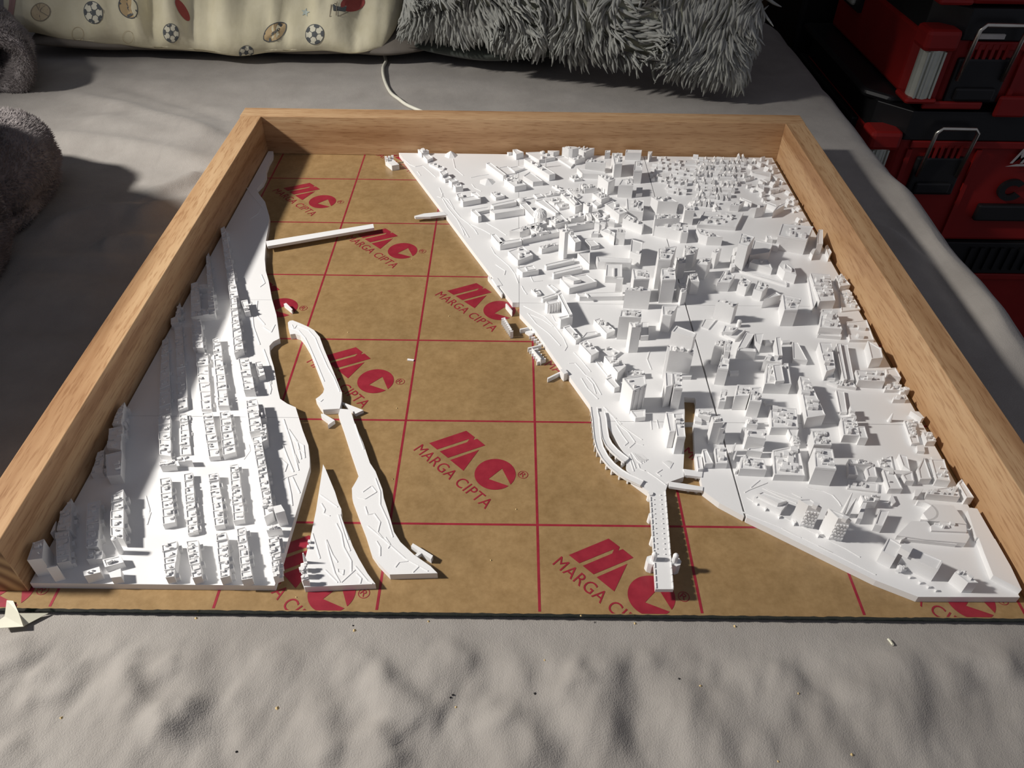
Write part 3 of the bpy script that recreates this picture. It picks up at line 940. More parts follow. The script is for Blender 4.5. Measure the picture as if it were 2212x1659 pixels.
h.06 150 1290 130 1160 200 1150 190 1270 R3
h.09 60 200 30 70 90 60 100 180 g2
"""

# ---------------------------------------------------------------- the printed city
ZG = .055
COLX = {0: (-.165, 1.379), 1: (1.382, 2.8815), 2: (2.8845, 4.4055), 3: (4.4145, 5.985)}
ROWY = {0: (-3.4985, -.405), 1: (-5.0385, -3.5015), 2: (-6.62, -5.0415)}
TL = {(0, 0): 'white printed city tile at the far end of the left rail, tapering to the corner',
      (0, 1): 'white printed city tile with house rows, middle one along the left rail',
      (0, 2): 'white printed city tile with long house rows at the near end of the left rail',
      (1, 0): 'white printed city tile with bare shore and low halls, left of the vertical seam',
      (2, 0): 'white printed city tile with a slim tower and the big dome',
      (3, 0): 'white printed city tile in the far right corner of the frame, covered with tiny houses',
      (2, 1): 'white printed city tile with comb shaped docks along its shore and office towers',
      (3, 1): 'white printed city tile of big blocks beside the middle of the right rail',
      (2, 2): 'white printed city tile with curved ramps and the long bridge towards the viewer',
      (3, 2): 'white printed city tile with a slanting quay in the near right corner of the frame'}
LEFT = [(563, 330), (572.6, 326.6), (590, 326.6), (589, 336), (581, 350), (575.5, 366), (575, 379), (568, 394), (554, 408), (560, 420), (572.6, 436), (582, 468), (580, 490), (574, 522), (572, 560), (574, 585), (580, 606), (587, 644), (597, 680), (603.7, 731), (590, 738), (582, 747), (583, 764), (591.6, 793), (600, 841), (605, 861.6), (620.5, 872), (638.6, 879.7), (654, 930), (666, 961.6), (669, 992), (669, 1008.5), (593, 1265), (40, 1258), (0, 1258)]
RIGHT = [(860, 328), (885, 361), (958, 457.4), (1010, 527), (1063, 596.5), (1107, 653.5), (1122.4, 653.5), (1122.4, 677), (1158, 715), (1212.5, 794), (1228, 810), (1273.5, 873), (1279, 889), (1288.6, 888.6), (1310.7, 918), (1330, 947.7), (1353.6, 989), (1353.6, 1012.6), (1365, 1036), (1398, 1060), (1404, 1063), (1437, 1062), (1443.6, 1042), (1477.6, 1030), (1476, 1012.6), (1477.6, 983), (1479, 888.6), (1477.6, 858), (1501, 859.5), (1503, 866), (1502.7, 885.6), (1498, 912), (1499.8, 965), (1504, 1012.6), (1513, 1030), (1519, 1060), (1554, 1086.5), (1612, 1117.5), (1620, 1121), (1665, 1142.6), (1827.9, 1222.6), (1891.6, 1253.8), (1983.6, 1289.4), (2207, 1290)]
pl = lambda pts: [tuple(gp(x, y, ZG)[:2]) for x, y in pts]
LEFT = pl(LEFT)
LEFT[-2] = (-.16, LEFT[-3][1]); LEFT[-1] = (-.16, -.45); LEFT[0] = (-.16, -.41)
RIGHT = pl(RIGHT) + [(5.98, -.40), (1.44, -.40)]

def clip(poly, ax, v, keep_less):
    out = []; n = len(poly)
    ins = lambda p: (p[ax] <= v) if keep_less else (p[ax] >= v)
    for i in range(n):
        a, c = poly[i], poly[(i + 1) % n]
        if ins(a): out.append(a)
        if ins(a) != ins(c):
            t = (v - a[ax]) / (c[ax] - a[ax]); out.append((a[0] + (c[0] - a[0]) * t, a[1] + (c[1] - a[1]) * t))
    return out

def inpoly(x, y, P):
    r = False; n = len(P)
    for i in range(n):
        a, c = P[i], P[i - 1]
        if (a[1] > y) != (c[1] > y) and x < (c[0] - a[0]) * (y - a[1]) / (c[1] - a[1]) + a[0]: r = not r
    return r

TILE = {}; RELIEF = {}; HOUSE = {}
for key in TL:
    c, r = key
    poly = LEFT if c == 0 else RIGHT
    x0, x1 = COLX[c]; y0, y1 = ROWY[r]
    if c == 3 and r > 0: x0 += .006
    poly = clip(clip(clip(clip(poly, 0, x0, False), 0, x1, True), 1, y0, False), 1, y1, True)
    q = []
    for p in poly:
        if not q or math.hypot(p[0] - q[-1][0], p[1] - q[-1][1]) > 1e-4: q.append(p)
    if math.hypot(q[0][0] - q[-1][0], q[0][1] - q[-1][1]) < 1e-4: q.pop()
    cx = sum(p[0] for p in q) / len(q); cy = sum(p[1] for p in q) / len(q)
    t = thing('city_tile', (cx, cy, .001), TL[key], 'model', 'printed tiles of the city model')
    b = MB(); b.prism(q, .001, ZG); b.build('base_slab', 'white', t)
    TILE[key] = t; RELIEF[key] = MB(); HOUSE[key] = MB()

def tile_of(x, y):
    r = 0 if y > -3.5 else (1 if y > -5.04 else 2)
    c = 0 if x < 1.38 else (1 if x < 2.883 else (2 if x < 4.41 else 3))
    if c == 1 and r > 0: c = 2
    return c, r

def solve_h(x, y, yb, zb):
    lo, hi = .003, .9
    for _ in range(40):
        m = (lo + hi) / 2; p = gp(x, y, zb + m)
        if pj((p[0], p[1], zb))[1] < yb: lo = m
        else: hi = m
    return lo

FOOT = []
def bil(q, u, v):
    return tuple((q[0][i] * (1 - u) + q[3][i] * u) * (1 - v) + (q[1][i] * (1 - u) + q[2][i] * u) * v for i in range(2))

def greebles(mb, q, z, n, rnd, size=.03):
    for _ in range(n):
        u, v = rnd.uniform(.14, .86), rnd.uniform(.14, .86)
        c = bil(q, u, v) if len(q) == 4 else bil(q[:4], u, v)
        a = math.atan2(q[1][1] - q[0][1], q[1][0] - q[0][0])
        w, l = rnd.uniform(.2, .6) * size, rnd.uniform(.3, .8) * size
        h = rnd.uniform(.3, 1.0) * .026
        if rnd.random() < .2: mb.cyl(c[0], c[1], z - .004, z + h, w * .8, n=8)
        else: mb.obox(c, a, w, l, z - .004, z + h)

def row_block(mb, q, zb, z, n, rnd):
    d1 = math.hypot(q[1][0] - q[0][0], q[1][1] - q[0][1]); d2 = math.hypot(q[3][0] - q[0][0], q[3][1] - q[0][1])
    for i in range(n):
        a, c = i / n, (i + 1) / n - .0
        in0 = rnd.uniform(0, .05); in1 = rnd.uniform(0, .08)
        if d1 >= d2: P = [bil(q, in0, a), bil(q, in0, c), bil(q, 1 - in1, c), bil(q, 1 - in1, a)]
        else: P = [bil(q, a, in0), bil(q, a, 1 - in1), bil(q, c, 1 - in1), bil(q, c, in0)]
        h = z + rnd.uniform(-.009, .006)
        mb.prism(P, zb - .004, h, parapet=.006)
        m = P if d1 >= d2 else [P[0], P[3], P[2], P[1]]
        for k in range(2):                      # chimneys and dormers along the party walls
            u = rnd.uniform(.15, .85); cpt = bil(P, u, rnd.uniform(.15, .85)); w = rnd.uniform(.005, .011)
            mb.obox(cpt, math.atan2(q[1][1] - q[0][1], q[1][0] - q[0][0]), w, w * rnd.uniform(.8, 1.8), h - .008, h + rnd.uniform(.003, .012))
        if rnd.random() < .55:                  # small rear wing
            e = bil(P, .98, .5) if d1 >= d2 else bil(P, .5, .98)
            mb.obox(e, math.atan2(q[1][1] - q[0][1], q[1][0] - q[0][0]), .018, .02, zb - .004, zb + (h - zb) * rnd.uniform(.3, .7))

def raise_building(line, K, rnd, state):
    t = line.split(); fl = [a for a in t[1:] if a[0] in 'gRwf']; c = [float(a) for a in t[1:] if a[0] not in 'gRwf']; s = t[0]
    pxs = [(K[0] + c[i] / K[2], K[1] + c[i + 1] / K[2]) for i in range(0, len(c) - 1, 2)]
    if s[0] == 'c':
        x, y = pxs[0]; r = c[2] / K[2]
        h = solve_h(x, y, K[1] + float(s[1:]) / K[2], ZG); p = gp(x, y, ZG + h)
        rad = abs(gp(x + r, y, ZG + h)[0] - p[0])
        b = MB(); b.cyl(p[0], p[1], ZG - .005, ZG + h, rad, n=16); b.dome(p[0], p[1], ZG + h, rad * .8, rad * .4, 14, 4)
        b.build('building', 'white', TILE[tile_of(p[0], p[1])]); return
    zb = ZG; on = False
    if s[0] == 'o': zb = state['z']; s = s[1:]; on = True
    x, y = pxs[0]
    if s[0] == 'h': h = float(s[1:])
    elif s == '=': h = state['z'] - ZG
    else: h = solve_h(x, y, K[1] + float(s) / K[2], zb)
    h = min(max(h, .012), .42)
    P = [tuple(gp(u, v, zb + h)[:2]) for u, v in pxs]
    if K[3] in 'UVWX': P = [(max(p[0], -.155), p[1]) for p in P]
    P = [(min(p[0], 6.0), min(max(p[1], -6.58), -.415)) for p in P]
    cx = sum(p[0] for p in P) / len(P); cy = sum(p[1] for p in P) / len(P)
    key = state['tile'] if on else tile_of(cx, cy)
    area = abs(sum(P[i][0] * P[(i + 1) % len(P)][1] - P[(i + 1) % len(P)][0] * P[i][1] for i in range(len(P)))) / 2
    row = [f for f in fl if f[0] == 'R']; g = [f for f in fl if f[0] == 'g']
    b = state['mb'] if on else MB()
    if not on and state['mb'] is not None: state['done'].append((state['mb'], state['tile'], state['nm']))
    if row:
        row_block(b, P, zb, zb + h, int(row[0][1:]), rnd)
    else:
        b.prism(P, zb - .005, zb + h, parapet=.012 if area > .004 and len(P) == 4 else 0)
        if g:
            greebles(b, P, zb + h, int(g[0][1:]) * 2, rnd, max(.022, min(.05, math.sqrt(area) * .16)))
        a, c = P[0], P[-1]; L = math.hypot(c[0] - a[0], c[1] - a[1]) + 1e-9; an = math.atan2(c[1] - a[1], c[0] - a[0]); no = (math.sin(an), -math.cos(an))
        for w_ in [f for f in fl if f[0] in 'wf']:      # window grid or fins on the front wall
            n = int(w_[1:]); rows = 5 if w_[0] == 'w' else 1
            for i in range(n):
                for k in range(rows):
                    t_ = (i + (.25 if k % 2 else .6)) / n; q = (a[0] + (c[0] - a[0]) * t_ + no[0] * .004, a[1] + (c[1] - a[1]) * t_ + no[1] * .004)
                    z0_, z1_ = (zb + h * (.12 + .14 * k), zb + h * (.20 + .14 * k)) if rows > 1 else (zb, zb + h * .93)
                    b.obox(q, an, L / n * (.28 if rows > 1 else .10), .006, z0_, z1_)
        if area > .012 and len(P) == 4 and h > .12:      # cornice band
            k = 1.012; b.prism([(cx + (p[0] - cx) * k, cy + (p[1] - cy) * k) for p in P], zb + h - .016, zb + h - .010)
    FOOT.append(P)
    if not on: state.update(mb=b, tile=key, z=zb + h, nm='building_row' if row else 'building')

rnd = random.Random(11)
state = dict(mb=None, tile=None, z=ZG, nm='', done=[])
K = None
for ln in BDATA.strip().splitlines():
    if ln[0] == '@':
        a = ln.split(); K = (float(a[1]), float(a[2]), float(a[3]), a[0][1:])
    else: raise_building(ln, K, rnd, state)
state['done'].append((state['mb'], state['tile'], state['nm']))
for mb, key, nm in state['done']:
    lim = COLX[key[0]]
    mb.v = [(min(max(v[0], -.168), 6.03), min(v[1], -.375), v[2]) for v in mb.v]
    mb.build(nm, 'white', TILE[key])

def at(o, s, x, y, z=ZG): return gp(o[0] + x / s, o[1] + y / s, z)
OA, SA = (1100, 310), 7.373
OP, SP = (800, 280), 4.424
# the big dome with its drum, and the smaller one behind it
p = at(OA, SA, 492, 1100, .17); b = MB(); b.cyl(p[0], p[1], ZG, .145, .073, n=24); b.dome(p[0], p[1], .145, .070, .062, 24, 8)
for k in range(16):
    a = 2 * math.pi * k / 16; b.tube([(p[0] + .072 * math.cos(a) * math.cos(t), p[1] + .072 * math.sin(a) * math.cos(t), .145 + .064 * math.sin(t)) for t in (0, .5, 1.0, 1.4)], .0025, 4)
b.build('domed_building', 'white', TILE[2, 0])
p = at(OP, SP, 1440, 665, .11); b = MB(); b.cyl(p[0], p[1], ZG, .10, .05, n=20); b.dome(p[0], p[1], .10, .045, .022, 20, 5); b.build('domed_building', 'white', TILE[1, 0])
for x, y, r, h in ((772, 235, .085, .055), (1118, 500, .10, .04)):           # low pyramid tents on the shore
    p = at(OP, SP, x, y); p[1] = min(p[1], -.46); b = MB(); b.cyl(p[0], p[1], ZG - .002, ZG + h, r, r * .08, n=7); b.build('tent_roof', 'white', TILE[1, 0])
for (o, s, x, y, yb, r, key) in ((OA, SA, 587, 210, 380, 7, (2, 0)), (OA, SA, 1132, 645, 790, 12, (2, 0)), (OA, SA, 1478, 705, 800, 10, (2, 0))):
    X_, Y_ = o[0] + x / s, o[1] + y / s; h = solve_h(X_, Y_, o[1] + yb / s, ZG); p = gp(X_, Y_, ZG + h)
    rad = abs(gp(X_ + r / s, Y_, ZG + h)[0] - p[0]); b = MB(); b.cyl(p[0], p[1], ZG, ZG + h, rad * 1.3, rad * .8, 10); b.build('chimney', 'white', TILE[key])
# steeple, spire cones and slim leaning posts on other tiles
for (o, s, x, y, yb, r, key) in (((1820, 920), 7.373, 155, 1065, 1440, 45, (3, 2)), ((1820, 920), 7.373, 215, 1150, 1420, 30, (3, 2)), ((1780, 760), 7.373, 1098, 975, 1105, 38, (3, 1)), ((1820, 920), 7.373, 600, 1110, 1200, 30, (3, 2))):
    X_, Y_ = o[0] + x / s, o[1] + y / s; h = solve_h(X_, Y_, o[1] + yb / s, ZG); p = gp(X_, Y_, ZG + h)
    rad = abs(gp(X_ + r / s, Y_, ZG + h)[0] - p[0]); b = MB(); b.cyl(p[0], p[1], ZG - .002, ZG + h, rad, .004, 8); b.build('spire', 'white', TILE[key])
# ring shaped wall and rounded terrace
p = at((1880, 1080), 6.663, 690, 215)
b = MB()
for k in range(24):
    a0, a1 = -1.9 + k * .14, -1.9 + (k + 1) * .14
    q = [(p[0] + r * math.cos(a), p[1] + r * .8 * math.sin(a)) for r, a in ((.10, a0), (.115, a0), (.115, a1), (.10, a1))]
    b.prism(q, ZG - .002, ZG + .05)
b.build('round_wall', 'white', TILE[3, 2])
# window grids on the two quay towers
for pts in (((1075, 480), (1290, 500), (1120, 840), (950, 780)), ((1555, 680), (1740, 710), (1590, 1060), (1425, 1000))):
    pass

# ---- tiny houses
BUSY = []
for P in FOOT:
    xs_ = [p[0] for p in P]; ys_ = [p[1] for p in P]; BUSY.append((min(xs_) - .012, max(xs_) + .012, min(ys_) - .012, max(ys_) + .012))
def free(x, y):
    return not any(a < x < b_ and c < y < d for a, b_, c, d in BUSY)

def houses(region, ang, sx, sy, street, h0, h1, w, l, seed, fill=.85):
    r = random.Random(seed); P = [tuple(gp(x, y, ZG)[:2]) for x, y in region]
    x0 = min(p[0] for p in P); x1 = max(p[0] for p in P); y0 = min(p[1] for p in P); y1 = max(p[1] for p in P)
    cx, cy = (x0 + x1) / 2, (y0 + y1) / 2; R_ = math.hypot(x1 - x0, y1 - y0) / 2
    ca, sa = math.cos(ang), math.sin(ang); v = -R_; j = 0
    while v < R_:
        u = -R_
        while u < R_:
            x = cx + ca * u - sa * v; y = cy + sa * u + ca * v
            if inpoly(x, y, P) and free(x, y) and r.random() < fill and x < 5.96 and y < -.43:
                hh = r.uniform(h0, h1); ww = w * r.uniform(.8, 1.2); ll = l * r.uniform(.8, 1.25)
                mb = HOUSE[tile_of(x, y)]
                if r.random() < .75: mb.gable((x + r.uniform(-.006, .006), y + r.uniform(-.006, .006)), ang + r.choice((0, math.pi / 2)) + r.uniform(-.06, .06), ww, ll, ZG - .003, ZG + hh * .75, ZG + hh * 1.2)
                else: mb.obox((x, y), ang, ww, ll * 1.2, ZG - .003, ZG + hh)
            u += sx * (1.0 if r.random() > .12 else 1.6)
        j += 1; v += sy if j % 2 else street
houses([(1402, 333), (1512, 333), (1500, 380), (1488, 432), (1440, 424), (1400, 385)], -.25, .075, .09, .15, .03, .055, .017, .026, 1, .8)
houses([(1514, 332), (1628, 333), (1600, 390), (1565, 445), (1495, 450), (1500, 380)], -.12, .052, .065, .115, .03, .05, .015, .026, 2, .92)
houses([(1632, 333), (1676, 333), (1700, 372), (1728, 428), (1690, 436), (1640, 436), (1600, 400)], .5, .07, .09, .14, .03, .05, .016, .028, 3, .7)
houses([(1640, 436), (1728, 428), (1757, 480), (1766, 505), (1700, 480), (1660, 460)], .4, .07, .085, .12, .025, .045, .016, .024, 4, .8)
houses([(1730, 430), (1800, 545), (1790, 560), (1760, 490)], .4, .08, .09, .12, .03, .05, .016, .024, 5, .8)
houses([(1800, 560), (1985, 850), (1960, 870), (1780, 570)], .45, .09, .10, .16, .015, .04, .018, .028, 6, .45)
houses([(1960, 850), (2120, 1110), (2085, 1120), (1930, 870)], .45, .10, .11, .16, .02, .05, .02, .03, 7, .35)
houses([(2130, 1140), (2190, 1240), (2150, 1240), (2130, 1165)], .4, .06, .06, .09, .015, .03, .010, .013, 8, .6)
houses([(1430, 440), (1500, 450), (1560, 448), (1600, 500), (1560, 510), (1440, 470)], .1, .11, .13, .17, .03, .06, .02, .03, 9, .5)
houses([(1560, 700), (1700, 720), (1850, 1000), (1700, 1040), (1560, 900)], .1, .16, .17, .2, .015, .04, .02, .03, 10, .3)

# ---- raised contour lines, kerbs and paths of the printed ground
def ridge(o, s, pts, w=.0035, h=.004, key=None):
    q = [at(o, s, x, y) for x, y in pts]
    for a, c in zip(q[:-1], q[1:]):
        dx, dy = c[0] - a[0], c[1] - a[1]; L = math.hypot(dx, dy) + 1e-9; nx_, ny_ = -dy / L * w, dx / L * w
        k = key or tile_of((a[0] + c[0]) / 2, (a[1] + c[1]) / 2)
        RELIEF[k].prism([(a[0] + nx_, a[1] + ny_), (a[0] - nx_, a[1] - ny_), (c[0] - nx_, c[1] - ny_), (c[0] + nx_, c[1] + ny_)], ZG - .002, ZG + h)
for pts in ([(330, 290), (380, 335), (430, 355), (500, 340)], [(500, 345), (560, 395), (625, 455)], [(660, 555), (700, 650), (760, 720), (860, 840), (940, 900), (1000, 960), (1025, 1000)],
            [(690, 660), (740, 750), (830, 860), (900, 960), (940, 1030)], [(700, 650), (750, 670), (800, 760)], [(960, 905), (1080, 960), (1150, 1000)], [(1110, 890), (1230, 960), (1300, 1010)],
            [(1150, 1120), (1190, 1190), (1250, 1240), (1330, 1310), (1380, 1380), (1415, 1470)], [(790, 280), (810, 370), (890, 440)], [(970, 520), (1000, 560), (1060, 590)], [(450, 400), (480, 440)],
            [(960, 460), (1050, 440), (1130, 430)], [(1260, 545), (1310, 555)], [(830, 860), (880, 960), (900, 1010)], [(640, 640), (680, 650), (690, 610)], [(1200, 1290), (1290, 1350), (1280, 1390)]):
    ridge(OP, SP, pts)
for pts in ([(580, 490), (680, 540), (780, 590), (850, 660), (900, 720), (960, 800), (995, 880), (970, 920)], [(640, 570), (760, 620), (860, 690)], [(560, 300), (580, 340), (610, 380)], [(640, 200), (670, 260), (760, 250)],
            [(1010, 1040), (1070, 1035), (1120, 1090), (1170, 1150), (1220, 1180), (1260, 1230), (1320, 1340)], [(1060, 935), (1130, 1010), (1220, 1120)], [(850, 580), (880, 640), (960, 680)],
            [(1130, 1180), (1190, 1280), (1290, 1380)], [(1180, 1170), (1240, 1240), (1270, 1330)], [(620, 560), (700, 660), (830, 760), (930, 870)], [(1790, 900), (1760, 1000), (1800, 1100)]):
    ridge((1000, 550), 4.424, pts)
for pts in ([(600, 330), (700, 470), (840, 580), (960, 750)], [(640, 460), (750, 640), (840, 760), (780, 810)], [(670, 420), (860, 560), (1080, 710)], [(870, 950), (940, 1110), (970, 1200)],
            [(850, 980), (890, 1100), (940, 1250)], [(1010, 1120), (1040, 1200), (1130, 1240)], [(910, 930), (1000, 1060), (1080, 1120)], [(960, 950), (1040, 1050), (1120, 1100)], [(1000, 970), (1080, 1060), (1150, 1080)],
            [(1030, 990), (1110, 1060), (1180, 1050)], [(1180, 1260), (1330, 1360), (1490, 1480)], [(430, 150), (540, 260), (640, 350)], [(470, 210), (600, 330), (730, 440)], [(1230, 380), (1245, 540)], [(1330, 370), (1365, 520)],
            [(860, 850), (960, 760), (1100, 800)], [(1420, 1220), (1330, 1280), (1400, 1330)]):
    ridge((1250, 860), 7.9, pts)
for k in range(12): ridge((1400, 850), 7.373, [(235 + 10 * k, 1095 + 9 * k), (330 + 6 * k, 1070 + 3 * k)], .003, .004)
for k in range(8): ridge((1250, 860), 7.9, [(920 + 22 * k, 930 + 6 * k), (1060 + 16 * k, 1100 - 6 * k)], .003, .004)
for pts in ([(60, 250), (130, 210), (420, 95)], [(160, 170), (300, 55)], [(350, 180), (600, 300), (890, 420)], [(420, 190), (700, 290), (930, 370)], [(820, 265), (960, 330)], [(1060, 170), (1300, 220), (1460, 290), (1560, 400), (1600, 470)],
            [(660, 825), (800, 900), (960, 970)], [(1230, 1100), (1350, 1160), (1470, 1215)], [(100, 330), (400, 510), (640, 620), (800, 700), (1100, 860), (1420, 1020), (1650, 1130), (1900, 1280)], [(20, 560), (700, 830), (1400, 1180), (2150, 1560)]):
    ridge((1600, 1030), 7.373, pts)
# left tiles: shore lines and kerbs
for pts in ([(1960, 380), (1990, 430), (2100, 560)], [(2090, 520), (2050, 600), (1990, 640)], [(1940, 780), (1960, 900), (1990, 1000)], [(2080, 1080), (2110, 1150), (2070, 1180)], [(2050, 1290), (2040, 1400), (2110, 1480)], [(2000, 1300), (2020, 1500), (2070, 1640)], [(2100, 1500), (2160, 1540), (2190, 1480)]):
    ridge((0, 300), 3.687, pts)
for pts in ([(1160, 1370), (1190, 1480), (1180, 1560)], [(2100, 200), (2150, 340), (2160, 480)], [(2130, 400), (2160, 520), (2150, 560)], [(1980, 960), (1990, 1010), (1940, 1080)], [(1170, 1600), (1200, 1500)]):
    ridge((0, 700), 3.687, pts)
for pts in ([(215, 200), (260, 320), (310, 440)], [(260, 480), (290, 620), (300, 710)], [(300, 480), (360, 610)], [(230, 20), (290, 200), (350, 430)], [(270, 100), (340, 200), (370, 340)], [(310, 180), (390, 230), (400, 330)], [(340, 260), (400, 290)], [(330, 330), (350, 370), (320, 300)], [(200, 330), (260, 380), (240, 440)], [(210, 500), (330, 460)]):
    ridge((550, 900), 3.686, pts)
for key, mb in RELIEF.items():
    if mb.f: tag(mb.build('ground_relief', 'white', TILE[key]), kind='stuff')
for key, mb in HOUSE.items():
    if mb.f: tag(mb.build('house_cluster', 'white', TILE[key]), kind='stuff')

# ---- bridges, ramps and docks that belong to the tiles
def strip(mb, path, w, z0, z1, th=.02):
    n = len(path); L = []; R_ = []
    for i in range(n):
        a = path[max(i - 1, 0)]; c = path[min(i + 1, n - 1)]; dx, dy = c[0] - a[0], c[1] - a[1]; d = math.hypot(dx, dy) + 1e-9
        L.append((path[i][0] - dy / d * w, path[i][1] + dx / d * w)); R_.append((path[i][0] + dy / d * w, path[i][1] - dx / d * w))
    for i in range(n - 1):
        t0, t1 = i / (n - 1), (i + 1) / (n - 1); za = z0 + (z1 - z0) * t0; zb = z0 + (z1 - z0) * t1
        mb.prism([L[i], R_[i], R_[i + 1], L[i + 1]], [za - th, za - th, zb - th, zb - th], [za, za, zb, zb])
        for A_, s_ in ((L, 1), (R_, -1)):      # parapets
            q = []
            for k in (i, i + 1):
                v = (path[k][0] - A_[k][0], path[k][1] - A_[k][1]); q.append((A_[k], (A_[k][0] + v[0] * .14, A_[k][1] + v[1] * .14)))
            mb.prism([q[0][0], q[0][1], q[1][1], q[1][0]], [za - .002, za - .002, zb - .002, zb - .002], [za + .006, za + .006, zb + .006, zb + .006])
ORP, SRP = (1250, 860), 7.9
for path, piers in (([(262, 150), (275, 260), (290, 350), (303, 500), (325, 700), (365, 850), (450, 1010), (560, 1140), (700, 1255), (830, 1335), (960, 1395), (1080, 1450)],
                     [(222, 300), (232, 400), (242, 500), (252, 595), (262, 690), (278, 805), (292, 905), (330, 990), (395, 1095), (480, 1195), (570, 1285), (695, 1365), (830, 1430)]),
                    ([(385, 230), (415, 350), (430, 500), (460, 680), (515, 790), (620, 905), (720, 990), (815, 1060)],
                     [(372, 520), (380, 610), (400, 700), (425, 800), (470, 890), (540, 990), (630, 1080), (735, 1160)])):
    zt = .072; b = MB(); pth = [tuple(at(ORP, SRP, x, y, zt)[:2]) for x, y in path]; strip(b, pth, .028, zt, zt, .016)
    for x, y in piers:
        p = at(ORP, SRP, x + 22, y, 0); d = min(range(len(pth)), key=lambda i: (pth[i][0] - p[0]) ** 2 + (pth[i][1] - p[1]) ** 2)
        q0, q1 = pth[max(d - 1, 0)], pth[min(d + 1, len(pth) - 1)]; a = math.atan2(q1[1] - q0[1], q1[0] - q0[0])
        b.obox((p[0], p[1]), a, .006, .024, .001, zt - .01)
    b.build('ramp', 'white', TILE[2, 2])
b = MB()
for quad, piers in (([(560, 1200), (870, 1240), (858, 1330), (590, 1300)], [(620, 1360), (765, 1385)]), ([(325, 1400), (600, 1440), (875, 1485), (870, 1548), (600, 1522), (335, 1480)], [(640, 1588), (770, 1608), (870, 1610)])):
    zt = .062; P = [tuple(at((1400, 850), 7.373, x, y, zt)[:2]) for x, y in quad]; b.prism(P, zt - .022, zt)
    for x, y in piers:
        p = at((1400, 850), 7.373, x, y, 0); b.cyl(p[0], p[1] + .02, .001, zt - .015, .014, n=10)
b.build('canal_bridge', 'white', TILE[2, 2])
# the long bridge: deck climbs slightly towards its broken end
dk = [gp(1402.7, 1061, ZG), gp(1437.7, 1061, ZG), gp(1455, 1272.7, .115), gp(1415.8, 1272.7, .115)]
b = MB(); zt = [ZG + .003, ZG + .003, .115, .115]; b.prism([tuple(p[:2]) for p in dk], [z - .03 for z in zt], zt)
for s_ in (0, 1):
    for k in range(16):
        t0, t1 = k / 16 + .006, (k + 1) / 16 - .006
        e = lambda t: [dk[0 if s_ == 0 else 1][i] * (1 - t) + dk[3 if s_ == 0 else 2][i] * t for i in range(2)]
        a, c = e(t0), e(t1); w = .006 if s_ == 0 else -.006; za, zb = zt[0] * (1 - t0) + .115 * t0, zt[0] * (1 - t1) + .115 * t1
        b.prism([(a[0], a[1]), (a[0] + w, a[1]), (c[0] + w, c[1]), (c[0], c[1])], [za - .002, za - .002, zb - .002, zb - .002], [za + .007, za + .007, zb + .007, zb + .007])
for k in range(14):
    for u in (.22, .66):
        t = .05 + k * .052; x = (dk[0][0] * (1 - u) + dk[1][0] * u) * (1 - t) + (dk[3][0] * (1 - u) + dk[2][0] * u) * t; y = dk[0][1] * (1 - t) + dk[3][1] * t; z = zt[0] * (1 - t) + .115 * t
        b.box(x - .003, y - .004, z - .002, x + .003, y + .004, z + .007)
deck = b.build('bridge_deck', 'white', TILE[2, 2])
for px, py in ((1401, 1072), (1402, 1119), (1407, 1168)):                     # piers stick out on the left of the deck
    p = gp(px, py, .04); b = MB(); b.cyl(p[0] + .01, p[1], .001, .075, .022, .018, 10); b.build('bridge_pier', 'white', TILE[2, 2])
for px, py, in ((1404.5, 1237), (1456.5, 1240)):                              # domed tower pairs
    p = gp(px, py, .0); b = MB(); b.cyl(p[0], p[1] + .03, .001, .095, .036, n=8)
    q = (p[0] + (.012 if px < 1420 else -.008), p[1] + .03); b.cyl(q[0], q[1], .09, .15, .019, n=10); b.dome(q[0], q[1], .15, .019, .024, 10, 4)
    b.build('bridge_tower', 'white', TILE[2, 2])
# broken beam bridge on the two shores
b = MB(); b.prism([tuple(gp(x, y, .075)[:2]) for x, y in ((574, 521), (806, 483.5), (808, 492), (578, 532))], .045, .075); b.build('bridge_deck', 'white', TILE[0, 0])
b = MB(); b.prism([tuple(gp(x, y, .06)[:2]) for x, y in ((895, 466.5), (916, 461), (958, 457), (966, 464), (930, 468), (897, 469))], .035, .06); b.build('bridge_deck', 'white', TILE[1, 0])
OD, SD = (1030, 580), 6.143
def dock(lines, key, name='dock'):
    b = MB()
    for ytop_yb, pts in lines:
        (x0, y0) = pts[0]; X_, Y_ = OD[0] + x0 / SD, OD[1] + y0 / SD
        h = min(max(solve_h(X_, Y_, OD[1] + ytop_yb / SD, .001), .02), .1)
        b.prism([tuple(at(OD, SD, x, y, h)[:2]) for x, y in pts], .001, h)
    return b.build(name, 'white', TILE[key] if key else None)
dock([(400, [(330, 345), (145, 110), (165, 95), (345, 330)]), (300, [(265, 230), (200, 130), (270, 120), (340, 220)])], (1, 0))
dock([(640, [(465, 575), (380, 470), (395, 462), (474, 560)])], (1, 0), 'quay_wall')
fin = lambda x, y, dx, dy, yb: (yb, [(x, y), (x + dx, y + dy), (x + dx + 8, y + dy + 3), (x + 8, y + 3)])
L1 = [(865, [(575, 812), (570, 800), (685, 775), (690, 790)]), (850, [(640, 845), (690, 800), (770, 850), (700, 880)])]
L1 += [(940 + 26 * i, [(697 + 30 * i, 893 + 30 * i), (695 + 30 * i, 880 + 30 * i), (738 + 30 * i, 868 + 30 * i), (742 + 30 * i, 880 + 30 * i)]) for i in range(5)]
L1 += [(1115, [(680, 1062), (676, 1050), (855, 1004), (860, 1018)]), (1290, [(800, 1243), (792, 1228), (910, 1185), (916, 1200)])]
L1 += [(1140 + 32 * i, [(702 + 27 * i, 1095 + 34 * i), (698 + 27 * i, 1082 + 34 * i), (815 + 24 * i, 1058 + 35 * i), (818 + 24 * i, 1070 + 35 * i)]) for i in range(5)]
